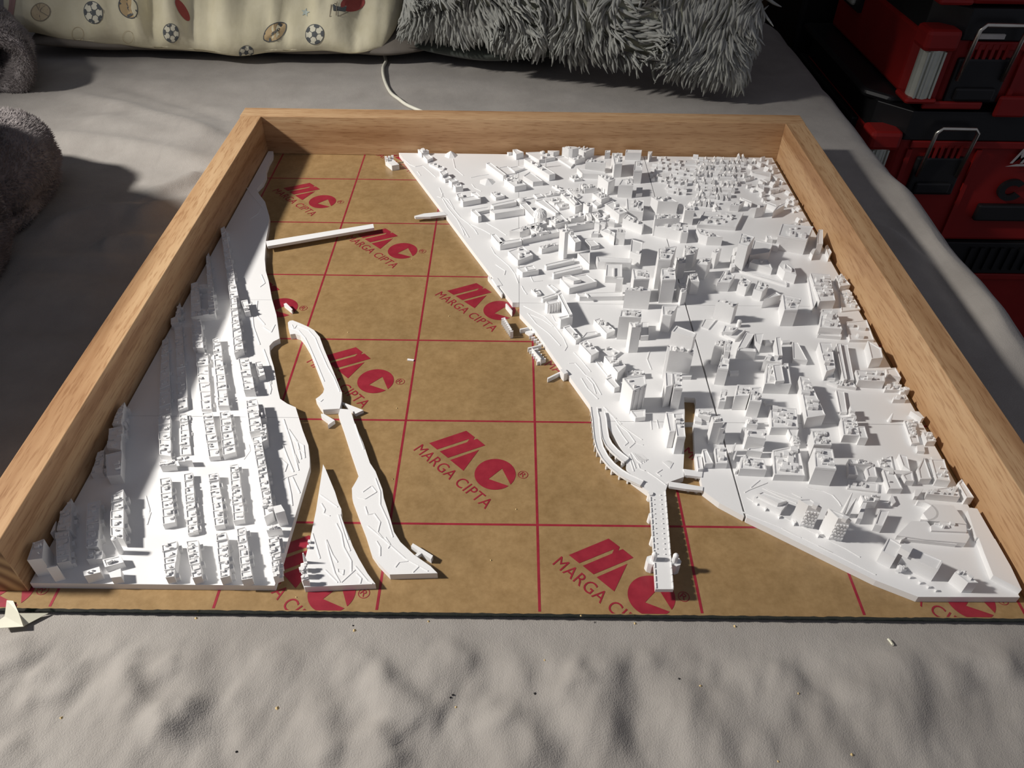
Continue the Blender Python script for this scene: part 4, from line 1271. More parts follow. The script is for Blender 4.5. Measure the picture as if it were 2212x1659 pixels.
L1 += [(1150, [(742, 1062), (728, 1050), (846, 1200), (858, 1195)])]
dock(L1, (2, 1), 'comb_dock')
dock([(1500, [(1158, 1402), (1105, 1345), (1150, 1318), (1212, 1378)]), (1515, [(942, 1467), (936, 1450), (1100, 1368), (1106, 1385)])], (2, 1), 'boathouse')

# ---------------------------------------------------------------- loose printed pieces on the paper
def slab_piece(name, pts, z, label, cat='piece', ridges=(), group=None, extra=None):
    P = [tuple(gp(x, y, z)[:2]) for x, y in pts]
    t = thing(name, (sum(p[0] for p in P) / len(P), sum(p[1] for p in P) / len(P), .001), label, cat, group)
    b = MB(); b.prism(P, .001, z); b.build('base_slab', 'white', t)
    if ridges:
        b = MB()
        for r in ridges:
            q = [gp(x, y, z) for x, y in r]
            for a, c in zip(q[:-1], q[1:]):
                dx, dy = c[0] - a[0], c[1] - a[1]; L = math.hypot(dx, dy) + 1e-9; nx_, ny_ = -dy / L * .0032, dx / L * .0032
                b.prism([(a[0] + nx_, a[1] + ny_), (a[0] - nx_, a[1] - ny_), (c[0] - nx_, c[1] - ny_), (c[0] + nx_, c[1] + ny_)], z - .002, z + .0035)
        tag(b.build('ground_relief', 'white', t), kind='stuff')
    if extra: extra(t, z)
    return t
T = lambda o, s, L: [(o[0] + x / s, o[1] + y / s) for x, y in L]
i1, i2 = ((500, 600), 4.148), ((550, 900), 3.686)
slab_piece('island', T(*i1, [(505, 402), (520, 386), (548, 381), (610, 405), (690, 440), (740, 470), (790, 530), (830, 640), (910, 830), (990, 1030), (985, 1110), (970, 1172), (820, 1182), (795, 1150), (755, 1085), (790, 1060), (820, 1030), (830, 1000), (820, 950), (700, 645), (650, 560), (615, 518), (570, 502), (527, 507), (510, 450)]), .055,
           'white printed island strip bent at its top end, the far one of two', 'piece',
           [T(*i1, r) for r in ([(530, 450), (600, 470), (660, 540), (700, 620), (760, 760), (830, 930)], [(590, 430), (690, 470), (750, 540), (790, 640), (860, 800), (920, 900), (970, 1020)], [(760, 1090), (800, 1110), (820, 1090)], [(540, 420), (560, 460), (585, 425)])])
slab_piece('island', [(735, 883), (757, 884.5), (765, 911), (784.5, 957), (799, 1000), (811, 1018), (826, 1057), (829, 1076), (843, 1120), (851, 1149), (865, 1171), (894, 1198), (930, 1223), (945, 1238), (842, 1241), (817, 1215), (803, 1195), (789, 1150), (772, 1106), (761, 1076), (760, 1055), (770, 1038), (775, 1028), (772, 1017), (756, 970), (741, 923), (731, 895)], .055,
           'long white printed island strip with a wide pointed near end', 'piece',
           [T(*i2, r) for r in ([(800, 60), (830, 150), (870, 260)], [(820, 640), (880, 655), (970, 600), (930, 550), (860, 600)], [(880, 715), (900, 780), (950, 770)], [(950, 770), (1000, 840), (980, 920), (1020, 970)], [(900, 870), (1030, 980), (1200, 1130), (1380, 1230)], [(960, 490), (1000, 600), (1000, 700), (1060, 830), (1100, 960)], [(970, 990), (1000, 1040), (1000, 1110)], [(1120, 1200), (1150, 1160), (1220, 1150)], [(1260, 1240), (1310, 1190)], [(1040, 960), (1080, 1020), (1060, 1050)])])
def tri_extra(t, z):
    b = MB(); rn = random.Random(5)
    o, s = (560, 1120), 7.542
    for (x, y, yb, w, d) in ((755, 1010, 1105, 115, 60), (740, 900, 990, 90, 70), (770, 800, 880, 70, 60)):
        h = solve_h(o[0] + x / s, o[1] + y / s, o[1] + yb / s, z) if yb else .06
        P = [tuple(gp(o[0] + u / s, o[1] + v / s, z + min(h, .12))[:2]) for u, v in ((x - 55, y), (x - 62, y - d), (x + w - 70, y - d - 8), (x + w - 60, y))]
        b.prism(P, z - .003, z + min(h, .12), parapet=.008); greebles(b, P, z + min(h, .12), 5, rn, .022)
    b.build('building_row', 'white', t)
    p = gp(o[0] + 755 / s, o[1] + 720 / s, z); b = MB(); b.cyl(p[0], p[1], z - .002, z + .10, .013, .004, 8); b.build('spire', 'white', t)
    for x, y in ((845, 395), (590 - 560 + 800, 480)):
        p = gp(o[0] + x / s - 2, o[1] + y / s, z); b = MB(); b.box(p[0] - .012, p[1] - .01, z - .002, p[0] + .006, p[1] + .01, z + .02); b.build('building', 'white', t)
slab_piece('island', T(*i2, [(545, 380), (562, 412), (640, 600), (668, 690), (690, 735), (690, 790), (735, 910), (780, 1030), (830, 1130), (900, 1250), (962, 1332), (395, 1357), (372, 1300), (385, 1200), (410, 1100), (437, 1000), (490, 740), (530, 480)]), .055,
           'white printed triangular piece with a pointed far tip, beside the left city', 'piece',
           [T(*i2, r) for r in ([(520, 620), (660, 720)], [(530, 690), (560, 740), (550, 770), (600, 790)], [(570, 980), (620, 1100), (660, 1160)], [(570, 985), (590, 1080), (640, 1250), (680, 1320)], [(650, 850), (690, 930), (710, 1040), (770, 1150), (770, 1240)], [(665, 780), (720, 960), (760, 1070)], [(680, 780), (750, 980)], [(560, 1220), (660, 1320)], [(690, 1320), (800, 1220)], [(660, 1210), (710, 1220), (705, 1260), (665, 1240), (660, 1210)], [(460, 930), (520, 1130)], [(800, 1190), (900, 1310), (940, 1330)], [(810, 1250), (850, 1290), (840, 1330)])], extra=tri_extra)
def loose(name, o, s, yb, pts, label, cat='piece', more=None):
    X_, Y_ = o[0] + pts[0][0] / s, o[1] + pts[0][1] / s; h = min(max(solve_h(X_, Y_, o[1] + yb / s, .001), .006), .14)
    b = MB(); b.prism([tuple(gp(o[0] + x / s, o[1] + y / s, h)[:2]) for x, y in pts], .001, h)
    if more: more(b, h)
    return tag(b.build(name, 'white'), label, cat)
loose('printed_building', *i1, 325, [(538, 290), (468, 233), (490, 225), (548, 283)], 'small white printed block lying on a red logo, off the tip of the island', 'piece')
loose('printed_wedge', *i1, 1245, [(1112, 1218), (990, 1112), (1182, 1186)], 'white printed triangular wedge touching the joint between the two islands', 'piece')
loose('printed_fragment', *i1, 1355, [(862, 1322), (878, 1292), (803, 1236), (802, 1218), (830, 1220), (925, 1276)], 'small white bent fragment left of the island joint', 'piece')
loose('printed_chip', *i1, 750, [(1630, 742), (1575, 737), (1578, 723), (1637, 731)], 'tiny flat white chip alone on the paper between two logos', 'piece')
b_ = loose('printed_fragment', *i2, 1170, [(1405, 1136), (1245, 1030), (1260, 1008), (1420, 1106)], 'white T shaped fragment beside the near end of the long island', 'piece',
           more=lambda b, h: b.prism([tuple(gp(550 + x / 3.686, 900 + y / 3.686, h)[:2]) for x, y in ((1268, 1110), (1312, 1070), (1332, 1086), (1284, 1120))], h * .4, h))
def ch(b, h):
    for x, y in ((150, 285), (182, 282), (212, 275), (160, 300)):
        p = gp(800 + x / 4.424, 280 + y / 4.424, h); b.box(p[0] - .014, p[1] - .014, h - .004, p[0] + .014, p[1] + .014, h + .035)
loose('printed_building', (800, 280), 4.424, 395, [(205, 345), (140, 292), (212, 277), (275, 333)], 'small white printed house with chimneys, on the paper near the back rail', 'piece', more=ch)
b = MB()
for i in range(8):
    x, y = 335 + 17 * i, 655 + 25 * i
    P = [tuple(at(OD, SD, u, v, .075)[:2]) for u, v in ((x - 10, y + 12), (x - 10, y + 4), (x + 42 - 2 * i, y - 8), (x + 44 - 2 * i, y + 2))]; b.prism(P, .001, .075)
P = [tuple(at(OD, SD, u, v, .075)[:2]) for u, v in ((358, 660), (372, 655), (466, 812), (452, 822))]; b.prism(P, .001, .078)
tag(b.build('comb_dock', 'white'), 'loose white comb shaped dock with fins, standing on the paper beside the red lettering', 'piece')

# ---------------------------------------------------------------- pillows
def pillow_mesh(name, mat, parent, center, ex, ey, a, bb, t, fold, n=70, pinch=.06, wr=.0, smooth=True, seed=1, sag=0.0, rnd=.05, low=.8):
    ex = Vector(ex).normalized(); ey = Vector(ey); ey = (ey - ex * ey.dot(ex)).normalized(); ez = ex.cross(ey)
    C_ = Vector(center); mb = MB(); g = {}
    u = np.sin(np.linspace(-1, 1, n + 1) * math.pi / 2)
    U, V = np.meshgrid(u, u)
    xx = a * U * (1 - pinch * (1 - V ** 2) ** 2 * 1.0); yy = bb * V * (1 - pinch * (1 - U ** 2) ** 2 * 1.0)
    xx = xx * (1 - rnd * np.abs(V) ** 5); yy = yy * (1 - rnd * np.abs(U) ** 5)
    th = t * np.power(np.clip((1 - U ** 2) * (1 - V ** 2), 0, 1), .42)
    w = wr * (vnoise(xx, yy, seed, fold[0], fold[1]) + .5 * vnoise(xx, yy, seed + 1, fold[0] * 2.2, fold[1] * 1.6))
    edge = np.clip(1.15 - np.abs(V) * .3, 0, 1)
    up = th + w * edge * np.power(np.clip((1 - U ** 2) * (1 - V ** 2), 0, 1), .15); lo = -th * low + w * .3 * (1 - np.maximum(abs(U), abs(V)) ** 8)
    yy = yy + wr * .8 * vnoise(xx, yy * 0, seed + 5, 1.6, 1) * (V < 0) * abs(V) ** 3
    def pt(x, y, z): return C_ + ex * x + ey * y + ez * (z - sag * (x / a) ** 2)
    N = n + 1
    vs = [pt(xx[j, i], yy[j, i], up[j, i]) for j in range(N) for i in range(N)] + [pt(xx[j, i], yy[j, i], lo[j, i] if 0 < i < n and 0 < j < n else up[j, i]) for j in range(N) for i in range(N)]
    fs = [[j * N + i, j * N + i + 1, (j + 1) * N + i + 1, (j + 1) * N + i] for j in range(n) for i in range(n)]
    fs += [[N * N + j * N + i, N * N + (j + 1) * N + i, N * N + (j + 1) * N + i + 1, N * N + j * N + i + 1] for j in range(n) for i in range(n)]
    mb.add(vs, fs)
    o = mb.build(name, mat, parent, smooth=smooth, fix=False)
    return o, mb, (C_, ex, ey, ez)

gl = thing('grey_pillow', (-1.5, 5, 0), 'flat grey brown pillow lying under the cream sports pillow', 'pillow')
pillow_mesh('pillowcase', 'greycase', gl, (-1.55, 5.2, .27), (1, -.02, 0), (0, 1, .05), 3.2, 2.35, .36, (1.5, .6), wr=.16, seed=21, pinch=.04)
dk_ = thing('velvet_cushion', (3, 4.4, 0), 'dark grey green velvet cushion peeping out under the shaggy pillow', 'cushion')
pillow_mesh('cushion_cover', 'velvet', dk_, (2.55, 4.3, .2), (1, -.1, 0), (0, 1, 0), 1.25, 1.5, .28, (1, 1), n=36, wr=.08, seed=31, pinch=-.14)
sp = thing('sports_pillow', (-2.1, 4.9, .6), 'cream pillow printed with footballs, basketball and soccer balls', 'pillow')
case, smb, sfr = pillow_mesh('pillowcase', 'cream', sp, (-2.0, 4.75, 1.24), (1, -.015, .0), (0.10, .87, .49), 3.15, 2.2, .74, (3.6, .55), n=130, wr=.42, seed=41, pinch=.03, rnd=.10, low=.45)
bvh = BVHTree.FromPolygons([Vector(v) for v in smb.v], smb.f)

def stick(shape, mats):
    """shape: list of (px points, faces, material index) laid on the visible face of the pillowcase"""
    mb = MB()
    for pts, fs, mi, off in shape:
        hit = []
        for x, y in pts:
            h = bvh.ray_cast(Vector(CAM), Vector(ray(x, y)).normalized())
            if h[0] is None: hit.append(None)
            else:
                nrm = h[1] if h[1].dot(Vector(ray(x, y))) < 0 else -h[1]
                hit.append(h[0] + nrm * (off * .3))
        ok = [f for f in fs if all(hit[i] is not None for i in f)]
        if not ok: continue
        mb.add([h if h is not None else Vector((0, 0, 0)) for h in hit], ok, mi)
    return mb
def ell(cx, cy, rx, ry, ang, n=26):
    ca, sa = math.cos(ang), math.sin(ang)
    return lambda u, v: (cx + rx * u * ca - ry * v * sa, cy + rx * u * sa + ry * v * ca)
def disc_s(m, r0, r1, mi, off=.012, n=26, rings=3, c=(0, 0)):
    pts = []; fs = []
    for k in range(rings + 1):
        r = r0 + (r1 - r0) * k / rings
        pts += [m(c[0] + r * math.cos(2 * math.pi * i / n), c[1] + r * math.sin(2 * math.pi * i / n)) for i in range(n)]
    for k in range(rings):
        fs += [[k * n + i, k * n + (i + 1) % n, (k + 1) * n + (i + 1) % n, (k + 1) * n + i] for i in range(n)]
    return pts, fs, mi, off
def line_s(m, P, w, mi, off=.02):
    pts = []; fs = []
    for i, (x, y) in enumerate(P):
        a = P[max(i - 1, 0)]; c = P[min(i + 1, len(P) - 1)]; d = math.hypot(c[0] - a[0], c[1] - a[1]) + 1e-9
        nx_, ny_ = -(c[1] - a[1]) / d * w, (c[0] - a[0]) / d * w
        pts += [m(x + nx_, y + ny_), m(x - nx_, y - ny_)]
    fs = [[2 * i, 2 * i + 1, 2 * i + 3, 2 * i + 2] for i in range(len(P) - 1)]
    return pts, fs, mi, off
def poly_s(m, P, mi, off=.02):
    c = (sum(p[0] for p in P) / len(P), sum(p[1] for p in P) / len(P)); n = len(P)
    pts = [m(*c)] + [m(*p) for p in P]
    return pts, [[0, 1 + i, 1 + (i + 1) % n] for i in range(n)], mi, off
def emit(name, sh, mats, label=None):
    mb = stick(sh, mats)
    if mb.f:
        o = mb.build(name, mats, case, fix=False)
        if label: o['label'] = label
def soccer(cx, cy, rx, ry, ang):
    m = ell(cx, cy, rx, ry, ang); sh = [disc_s(m, 0, .96, 1, .02), disc_s(m, .93, 1.0, 0, .026, rings=1)]
    sh.append(poly_s(m, [(.34 * math.cos(2 * math.pi * k / 5 - 1.57), .34 * math.sin(2 * math.pi * k / 5 - 1.57)) for k in range(5)], 0, .032))
    for k in range(5):
        a = 2 * math.pi * k / 5 - 1.57
        sh.append(line_s(m, [(.32 * math.cos(a), .32 * math.sin(a)), (.62 * math.cos(a), .62 * math.sin(a))], .03, 0, .03))
        sh.append(poly_s(m, [(.6 * math.cos(a), .6 * math.sin(a)), (.76 * math.cos(a - .36), .76 * math.sin(a - .36)), (.97 * math.cos(a - .30), .97 * math.sin(a - .30)), (.97 * math.cos(a + .30), .97 * math.sin(a + .30)), (.76 * math.cos(a + .36), .76 * math.sin(a + .36))], 0, .032))
    emit('printed_ball', sh, ['ink', 'inkwhite'])
def football(cx, cy, rx, ry, ang):
    m = ell(cx, cy, rx, ry, ang); P = []
    for k in range(24):
        t = 2 * math.pi * k / 24; P.append((math.cos(t), math.sin(t) * abs(math.sin(t)) ** .35))
    sh = [poly_s(m, P, 1, .02), line_s(m, P + P[:2], .045, 0, .028)]
    for x in (-.62, .62): sh.append(line_s(m, [(x - .04, -.6), (x + .05, 0), (x - .04, .6)], .10, 0, .03))
    sh.append(line_s(m, [(-.42 + .84 * k / 12, .13 * math.sin(k * 1.05)) for k in range(13)], .035, 0, .03))
    sh.append(line_s(m, [(-.42 + .84 * k / 12, -.13 * math.sin(k * 1.05)) for k in range(13)], .035, 0, .03))
    emit('printed_ball', sh, ['ink', 'inktan'])
m = ell(88, 26, 21.5, 19.5, -.25)
arcp = lambda a, c, k: [(a[0] + (c[0] - a[0]) * t + k[0] * 4 * t * (1 - t), a[1] + (c[1] - a[1]) * t + k[1] * 4 * t * (1 - t)) for t in (0, .25, .5, .75, 1)]
emit('printed_ball', [disc_s(m, 0, .97, 1, .02), disc_s(m, .93, 1.0, 0, .026, rings=1), line_s(m, [(-.3, -.95), (-.1, -.15), (.7, .7)], .04, 0), line_s(m, arcp((-.75, .65), (.8, -.6), (-.1, -.2)), .04, 0), line_s(m, arcp((-.2, .98), (.1, -.98), (-.12, 0)), .04, 0), line_s(m, arcp((-.1, -.1), (.98, .1), (0, -.12)), .04, 0)], ['inkline', 'inkbuff'])
soccer(202, 27, 20, 25, -.35); soccer(370, 71, 17, 21, -.25); soccer(680, 74, 20.5, 22, .25); soccer(532, 113, 16, 15, -.5)
football(277, 16, 26, 19, 1.0); football(594, 69, 29, 17, -.62)
for cx, cy, r in ((168, 73, 13), (277, 80, 12)):
    emit('printed_ball', [disc_s(ell(cx, cy, r, r * 1.15, 0), .94, 1.0, 0, .02, rings=1)], ['inkbuff'])
m = ell(394, 22, 9, 27, -.55); emit('printed_bat', [disc_s(m, 0, 1, 0, .02)], ['inkred'])
m = ell(762, 8, 27, 17, -.2); h_ = ell(733, 18, 15, 10, .1)
emit('printed_helmet', [disc_s(m, 0, 1, 1, .02)] + [poly_s(h_, [(-1, -.7), (1, -.6), (.9, .6), (-.8, .7)], 0, .03)] + [line_s(lambda u, v: (u, v), q, .8, 2, .034) for q in ([(716, 10), (712, 36), (735, 34), (752, 26)], [(722, 8), (748, 14)], [(728, 4), (726, 34)])], ['ink', 'inkred', 'inkline'])
m = ell(660, 27, 10, 10, .2); emit('printed_star', [poly_s(m, [((1 if k % 2 == 0 else .42) * math.cos(k * math.pi / 5 - 1.57), (1 if k % 2 == 0 else .42) * math.sin(k * math.pi / 5 - 1.57)) for k in range(10)], 0, .02)], ['inkpale'])
idm = lambda u, v: (u, v)
def band(P0, P1, mi, off=.02):
    n = 10; pts = []; L = lambda P, t: [P[int(t)][i] * (1 - t % 1) + P[min(int(t) + 1, len(P) - 1)][i] * (t % 1) for i in (0, 1)]
    for k in range(n + 1):
        a = L(P0, k / n * (len(P0) - 1) * .9999); c = L(P1, k / n * (len(P1) - 1) * .9999)
        for j in range(5): pts.append((a[0] + (c[0] - a[0]) * j / 4, a[1] + (c[1] - a[1]) * j / 4))
    return pts, [[k * 5 + j, k * 5 + j + 1, (k + 1) * 5 + j + 1, (k + 1) * 5 + j] for k in range(n) for j in range(4)], mi, off
emit('printed_stripe', [band([(22, -20), (20, 10), (15, 38)], [(37, -20), (33, 10), (27, 46)], 0)], ['inkpink'])
emit('printed_stripe', [band([(-40, -20), (-40, 10), (-40, 38)], [(14, -20), (12, 10), (6, 38)], 0)], ['inkblue'])

# shaggy pillow: cover plus several thousand yarn strands
sg = thing('shaggy_pillow', (4, 3, 0), 'square grey throw pillow covered in long shaggy yarn', 'pillow')
Bc = Vector(gp(1590, 186, .22)); Ac = Vector(gp(884, 62, .5)); Cc = Vector(gp(1640, 0, 1.25))
ex = (Bc - Ac); a_ = ex.length / 2; ctr = (Ac + Cc) / 2
ctr = Vector((0, 0, .08)) + (Ac + Bc) / 2 + ((Cc - Bc) - ex.normalized() * ((Cc - Bc).dot(ex.normalized()))).normalized() * a_ * 1.0 + Vector((0, 0, .1))
body, gmb, gfr = pillow_mesh('pillow_cover', 'shagback', sg, ctr, ex, (Cc - Bc), a_ * 1.02, a_ * 1.02, .55, (1, 1), n=60, wr=.05, seed=51, pinch=.05)
rn = np.random.RandomState(7); rr_ = random.Random(9)
C_, ex_, ey_, ez_ = gfr
if ez_.z < 0: flip = True
mb = MB(); cnt = 0; NS = 11500
tw = []
for k in range(NS):
    u = math.sin(rr_.uniform(-1, 1) * math.pi / 2); v = math.sin(rr_.uniform(-1, 1) * math.pi / 2)
    th = .55 * max(0, (1 - u * u) * (1 - v * v)) ** .42
    side = 1 if rr_.random() < .93 else -.5
    base = C_ + ex_ * (a_ * 1.02 * u) + ey_ * (a_ * 1.02 * v) + ez_ * (th * side * .96)
    nrm = (ex_ * (u ** 3 * 1.1) + ey_ * (v ** 3 * 1.1) + ez_ * (1.0 * (1 if side > 0 else -1))).normalized()
    if v < -.93 and u > -.1 and rr_.random() < .6: continue          # the lower edge shows its smooth backing
    nz = noise.noise_vector(base * 1.15); n2_ = noise.noise_vector(base * 4.2)
    tang = (nz - nrm * nz.dot(nrm)) * 1.5 + (n2_ - nrm * n2_.dot(nrm)) * .9 - ey_ * .55
    d = (nrm * .38 + tang.normalized() * .8).normalized()
    L = rr_.uniform(.20, .36); r0 = rr_.uniform(.015, .026)
    bend = Vector((0, 0, -1)) * .35 + noise.noise_vector(base * 2.3 + Vector((9, 0, 0))) * 1.3 - nrm * .35
    pts = []; p = base.copy(); dd = d.copy()
    for i in range(6):
        pts.append(p.copy()); p = p + dd * (L / 5); dd = (dd + bend * .30 + Vector((rr_.uniform(-.2, .2), rr_.uniform(-.2, .2), rr_.uniform(-.2, .2)))).normalized()
    for p_ in pts: p_.z = max(p_.z, ZB + .02)
    mb.tube(pts, [r0 * .7, r0, r0, r0 * .95, r0 * .7, r0 * .2], 4, cap=False)
pile = mb.build('shag_pile', 'shag', sg, smooth=True, fix=False); pile['kind'] = 'stuff'

# ---------------------------------------------------------------- plush blanket, thrown together in folds on the left
bk = thing('plush_blanket', (-3.4, 0, ZB), 'grey brown plush blanket bundled up in thick folds at the left edge', 'blanket')
mb = MB()
def slab_sweep(path, y0, half, thick, n=20, yshift=None):
    """a thick soft fold: path runs in the x-z plane, the cloth is 'half' deep to either side of y0"""
    P = []
    for i in range(len(path) - 1):
        p0 = path[max(i - 1, 0)]; p1 = path[i]; p2 = path[i + 1]; p3 = path[min(i + 2, len(path) - 1)]
        for k in range(6):
            t = k / 6; P.append(tuple(.5 * (2 * p1[j] + (p2[j] - p0[j]) * t + (2 * p0[j] - 5 * p1[j] + 4 * p2[j] - p3[j]) * t * t + (3 * p1[j] - p0[j] - 3 * p2[j] + p3[j]) * t ** 3) for j in (0, 1)))
    P.append(path[-1]); vs = []; m_ = len(P)
    for i, p in enumerate(P):
        a = P[max(i - 1, 0)]; c = P[min(i + 1, m_ - 1)]; d = math.hypot(c[0] - a[0], c[1] - a[1]) + 1e-9; nx_, nz_ = -(c[1] - a[1]) / d, (c[0] - a[0]) / d
        for k in range(n):
            th = 2 * math.pi * k / n; cs, sn = math.cos(th), math.sin(th)
            cs2 = math.copysign(abs(cs) ** .6, cs); sn2 = math.copysign(abs(sn) ** .8, sn)
            q = Vector((p[0] + nx_ * thick * cs2, y0 + half * sn2, p[1] + nz_ * thick * cs2))
            q += noise.noise_vector(q * 1.3) * .07 + noise.noise_vector(q * 4) * .025
            q.x -= .62 * (q.y - (y0 - half)); q.z = max(q.z, ZB - .02); vs.append(q)
    fs = [[i * n + k, i * n + (k + 1) % n, (i + 1) * n + (k + 1) % n, (i + 1) * n + k] for i in range(m_ - 1) for k in range(n)]
    fs += [list(range(n)), [(m_ - 1) * n + k for k in range(n)][::-1]]
    mb.add(vs, fs)
def pxp(L, Y): return [(gpy(x, y, Y)[0], gpy(x, y, Y)[2]) for x, y in L]
def blob(c, r, e=2.6, nu=48, nv=26, amp=.10):
    vs = []
    for j in range(nv + 1):
        ph = -math.pi / 2 + math.pi * j / nv
        for i in range(nu):
            t = 2 * math.pi * i / nu; k = lambda v: math.copysign(abs(v) ** (2 / e), v)
            q = Vector((c[0] + r[0] * k(math.cos(ph)) * k(math.cos(t)), c[1] + r[1] * k(math.cos(ph)) * k(math.sin(t)), c[2] + r[2] * k(math.sin(ph))))
            q += noise.noise_vector(q * .9) * amp + noise.noise_vector(q * 2.4) * amp * .5 + noise.noise_vector(q * 6) * amp * .12
            q.z = max(q.z, ZB - .02); vs.append(q)
    mb.add(vs, [[j * nu + i, j * nu + (i + 1) % nu, (j + 1) * nu + (i + 1) % nu, (j + 1) * nu + i] for j in range(nv) for i in range(nu)])
slab_sweep(pxp([(-220, 60), (-60, 66), (15, 84), (54, 110), (66, 148), (52, 184), (8, 206), (-80, 226), (-220, 232)], 1.7), 2.35, .75, .18)
slab_sweep(pxp([(-160, 148), (-40, 158), (12, 176), (-20, 196), (-120, 208)], 1.75), 2.45, .68, .13)
blob((-3.68, -1.6, .42), (1.5, 1.05, .50)); blob((-3.8, -1.7, .04), (1.5, 1.3, .24), amp=.06)
blob((-3.55, -4.2, .8), (1.55, 2.6, 1.75)); blob((-6.6, 1.2, .4), (1.5, 1.6, .8))  # first blob: unseen pile, added and sized to shade the sheet at left
fleece = mb.build('fleece', 'fleece', bk, smooth=True, fix=False)
fb = MB(); rr_ = random.Random(4); tri_i = []; areas = []
for f in mb.f:
    if len(f) != 4: continue
    a, c, d = (Vector(mb.v[f[i]]) for i in (0, 1, 2)); cen = (a + d) / 2; px = pj(cen)
    if -60 < px[0] < 260 and -60 < px[1] < 700: tri_i.append(f); areas.append((c - a).cross(d - a).length)
tot = sum(areas) or 1
for f, ar in zip(tri_i, areas):
    P = [Vector(mb.v[i]) for i in f]; nrm = (P[1] - P[0]).cross(P[3] - P[0])
    if nrm.length < 1e-9: continue
    nrm.normalize(); m_ = 90000 * ar / tot; m_ = int(m_) + (1 if rr_.random() < m_ % 1 else 0)
    cen = sum(P, Vector()) / 4
    if nrm.dot(cen - Vector(CAM)) > 0: nrm = -nrm
    for _ in range(m_):
        u, v = rr_.random(), rr_.random(); p = (P[0] * (1 - u) + P[1] * u) * (1 - v) + (P[3] * (1 - u) + P[2] * u) * v
        d = (nrm * .7 + noise.noise_vector(p * 2.2) * .9 + Vector((rr_.uniform(-.3, .3), rr_.uniform(-.3, .3), rr_.uniform(-.4, .1)))).normalized()
        s_ = d.cross(nrm)
        if s_.length < 1e-6: continue
        s_ = s_.normalized() * .005; L = rr_.uniform(.025, .055)
        o = len(fb.v); fb.v += [tuple(p + s_), tuple(p - s_), tuple(p + d * L)]; fb.f.append([o, o + 1, o + 2]); fb.m.append(0)
tag(fb.build('fleece_pile', 'fleece', bk, fix=False), kind='stuff')

# ---------------------------------------------------------------- red tool boxes stacked on the floor beyond the bed
YF = 1.5
zz = lambda y, x=2100: float(gpy(x, y, YF)[2])
xx_ = lambda x, y: float(gpy(x, y, YF)[0])
XL = 8.37; XR = 15.6; YB = 5.0
def chamf(x0, y0, x1, y1, c): return [(x0 + c, y0), (x1, y0), (x1, y1), (x0, y1), (x0, y0 + c)]
def toolbox(label, z0, zl, zt, xl, lt, lz, latch_px, handle=True, ribs=True):
    """z0..zl red tray, zl..zt black lid"""
    t = thing('tool_box', (xl + 3, YF + 1.7, z0), label, 'tool box', 'stacked red tool boxes')
    b = MB(); b.prism(chamf(xl, YF, XR, YB, .42), z0, zl + .02); b.build('tray', 'red', t, bevel=.05)
    b = MB(); b.prism(chamf(xl + .04, YF - .04, XR, YB, .38), zl, zt); b.prism(chamf(xl + .25, YF + .25, XR - .2, YB - .3, .3), zt - .02, zt + .005); b.build('lid', 'black', t, bevel=.05)
    # panels and grooves of the front
    b = MB(); b.box(xl + .55, YF - .05, zl - .12, XR, YF + .02, zl - .01); b.build('front_rim', 'red', t, bevel=.015)
    for (x0, x1, zw0, zw1) in latch_px:      # wire latch, black latch plate and ribs
        w = x1 - x0
        b = MB(); b.box(x0 - .06, YF - .07, zw0 - .62, x1 + .06, YF + .02, zw0 - .02); b.box(x0 + .03, YF - .12, zw0 - .58, x1 - .03, YF - .06, zw0 - .40); b.build('latch', 'black', t, bevel=.03)
        b = MB(); pts = [(x0, YF - .10, zw0 - .30), (x0, YF - .16, zw0 + .25), (x0, YF - .18, zw1 - .06), (x0 + .06, YF - .18, zw1), (x1 - .06, YF - .18, zw1), (x1, YF - .18, zw1 - .06), (x1, YF - .16, zw0 + .25), (x1, YF - .10, zw0 - .30)]
        b.tube(pts, .030, 8); b.build('wire_bail', 'steel', t, smooth=True)
        for k in range(6):
            x = x0 + w * (.12 + .152 * k); b = MB(); b.box(x - .022, YF - .06, zw0 - .03, x + .022, YF + .01, zw0 + .16); b.build('rib', 'red', t)
        for s_ in (-.22, w + .22):
            b = MB(); b.box(x0 + s_ - .035, YF - .05, z0 + .08, x0 + s_ + .035, YF + .01, zl - .14); b.build('groove_strip', 'red', t)
    if handle:
        cx_, cy_ = xl + .12, YF + .10
        zt_, zb_ = zl + .03, z0 + .02
        b = MB(); b.box(cx_ - .22, cy_ - .24, zt_ - .16, cx_ + .24, cy_ + .18, zt_ + .12); b.build('corner_cap', 'red', t, bevel=.06)
        b = MB(); b.box(cx_ - .22, cy_ - .24, zb_, cx_ + .22, cy_ + .18, zb_ + .08); b.build('corner_cap', 'red', t, bevel=.06)
        b = MB(); b.cyl(cx_, cy_ - .06, zb_ + .06, zt_ - .14, .165, n=16)
        for k in range(5): b.box(cx_ - .13 + .055 * k, cy_ - .225, zb_ + .08, cx_ - .105 + .055 * k, cy_ - .2, zt_ - .16)
        b.build('silver_bar', 'alu', t, smooth=False)
    return t
ztopB = zz(86); zbotB = zz(222, 2040); zlidB = zz(16)
zlC0, zlC1 = zz(302), zz(240, 2120)
zbotC = zz(520, 2180)
wl_ = lambda a, c, y: (xx_(a, y), xx_(c, y))
tA = toolbox('red tool box on top of the stack, mostly above the picture', zlidB + .03, zlidB + 1.4, zlidB + 2.0, XL, 0, 0, [])
la = wl_(2076, 2170, 130)
tB = toolbox('upper red tool box with a black lid, silver corner bar and wire latches', zbotB, ztopB, zlidB, XL, 0, 0, [(la[0], la[1] + .02, zz(120), zz(45))])
b = MB(); x = xx_(2132, 78); b.box(x - .16, YF - .08, zz(80), x + .2, YF - .03, zz(70)); b.build('name_plate', 'offwhite', tB)
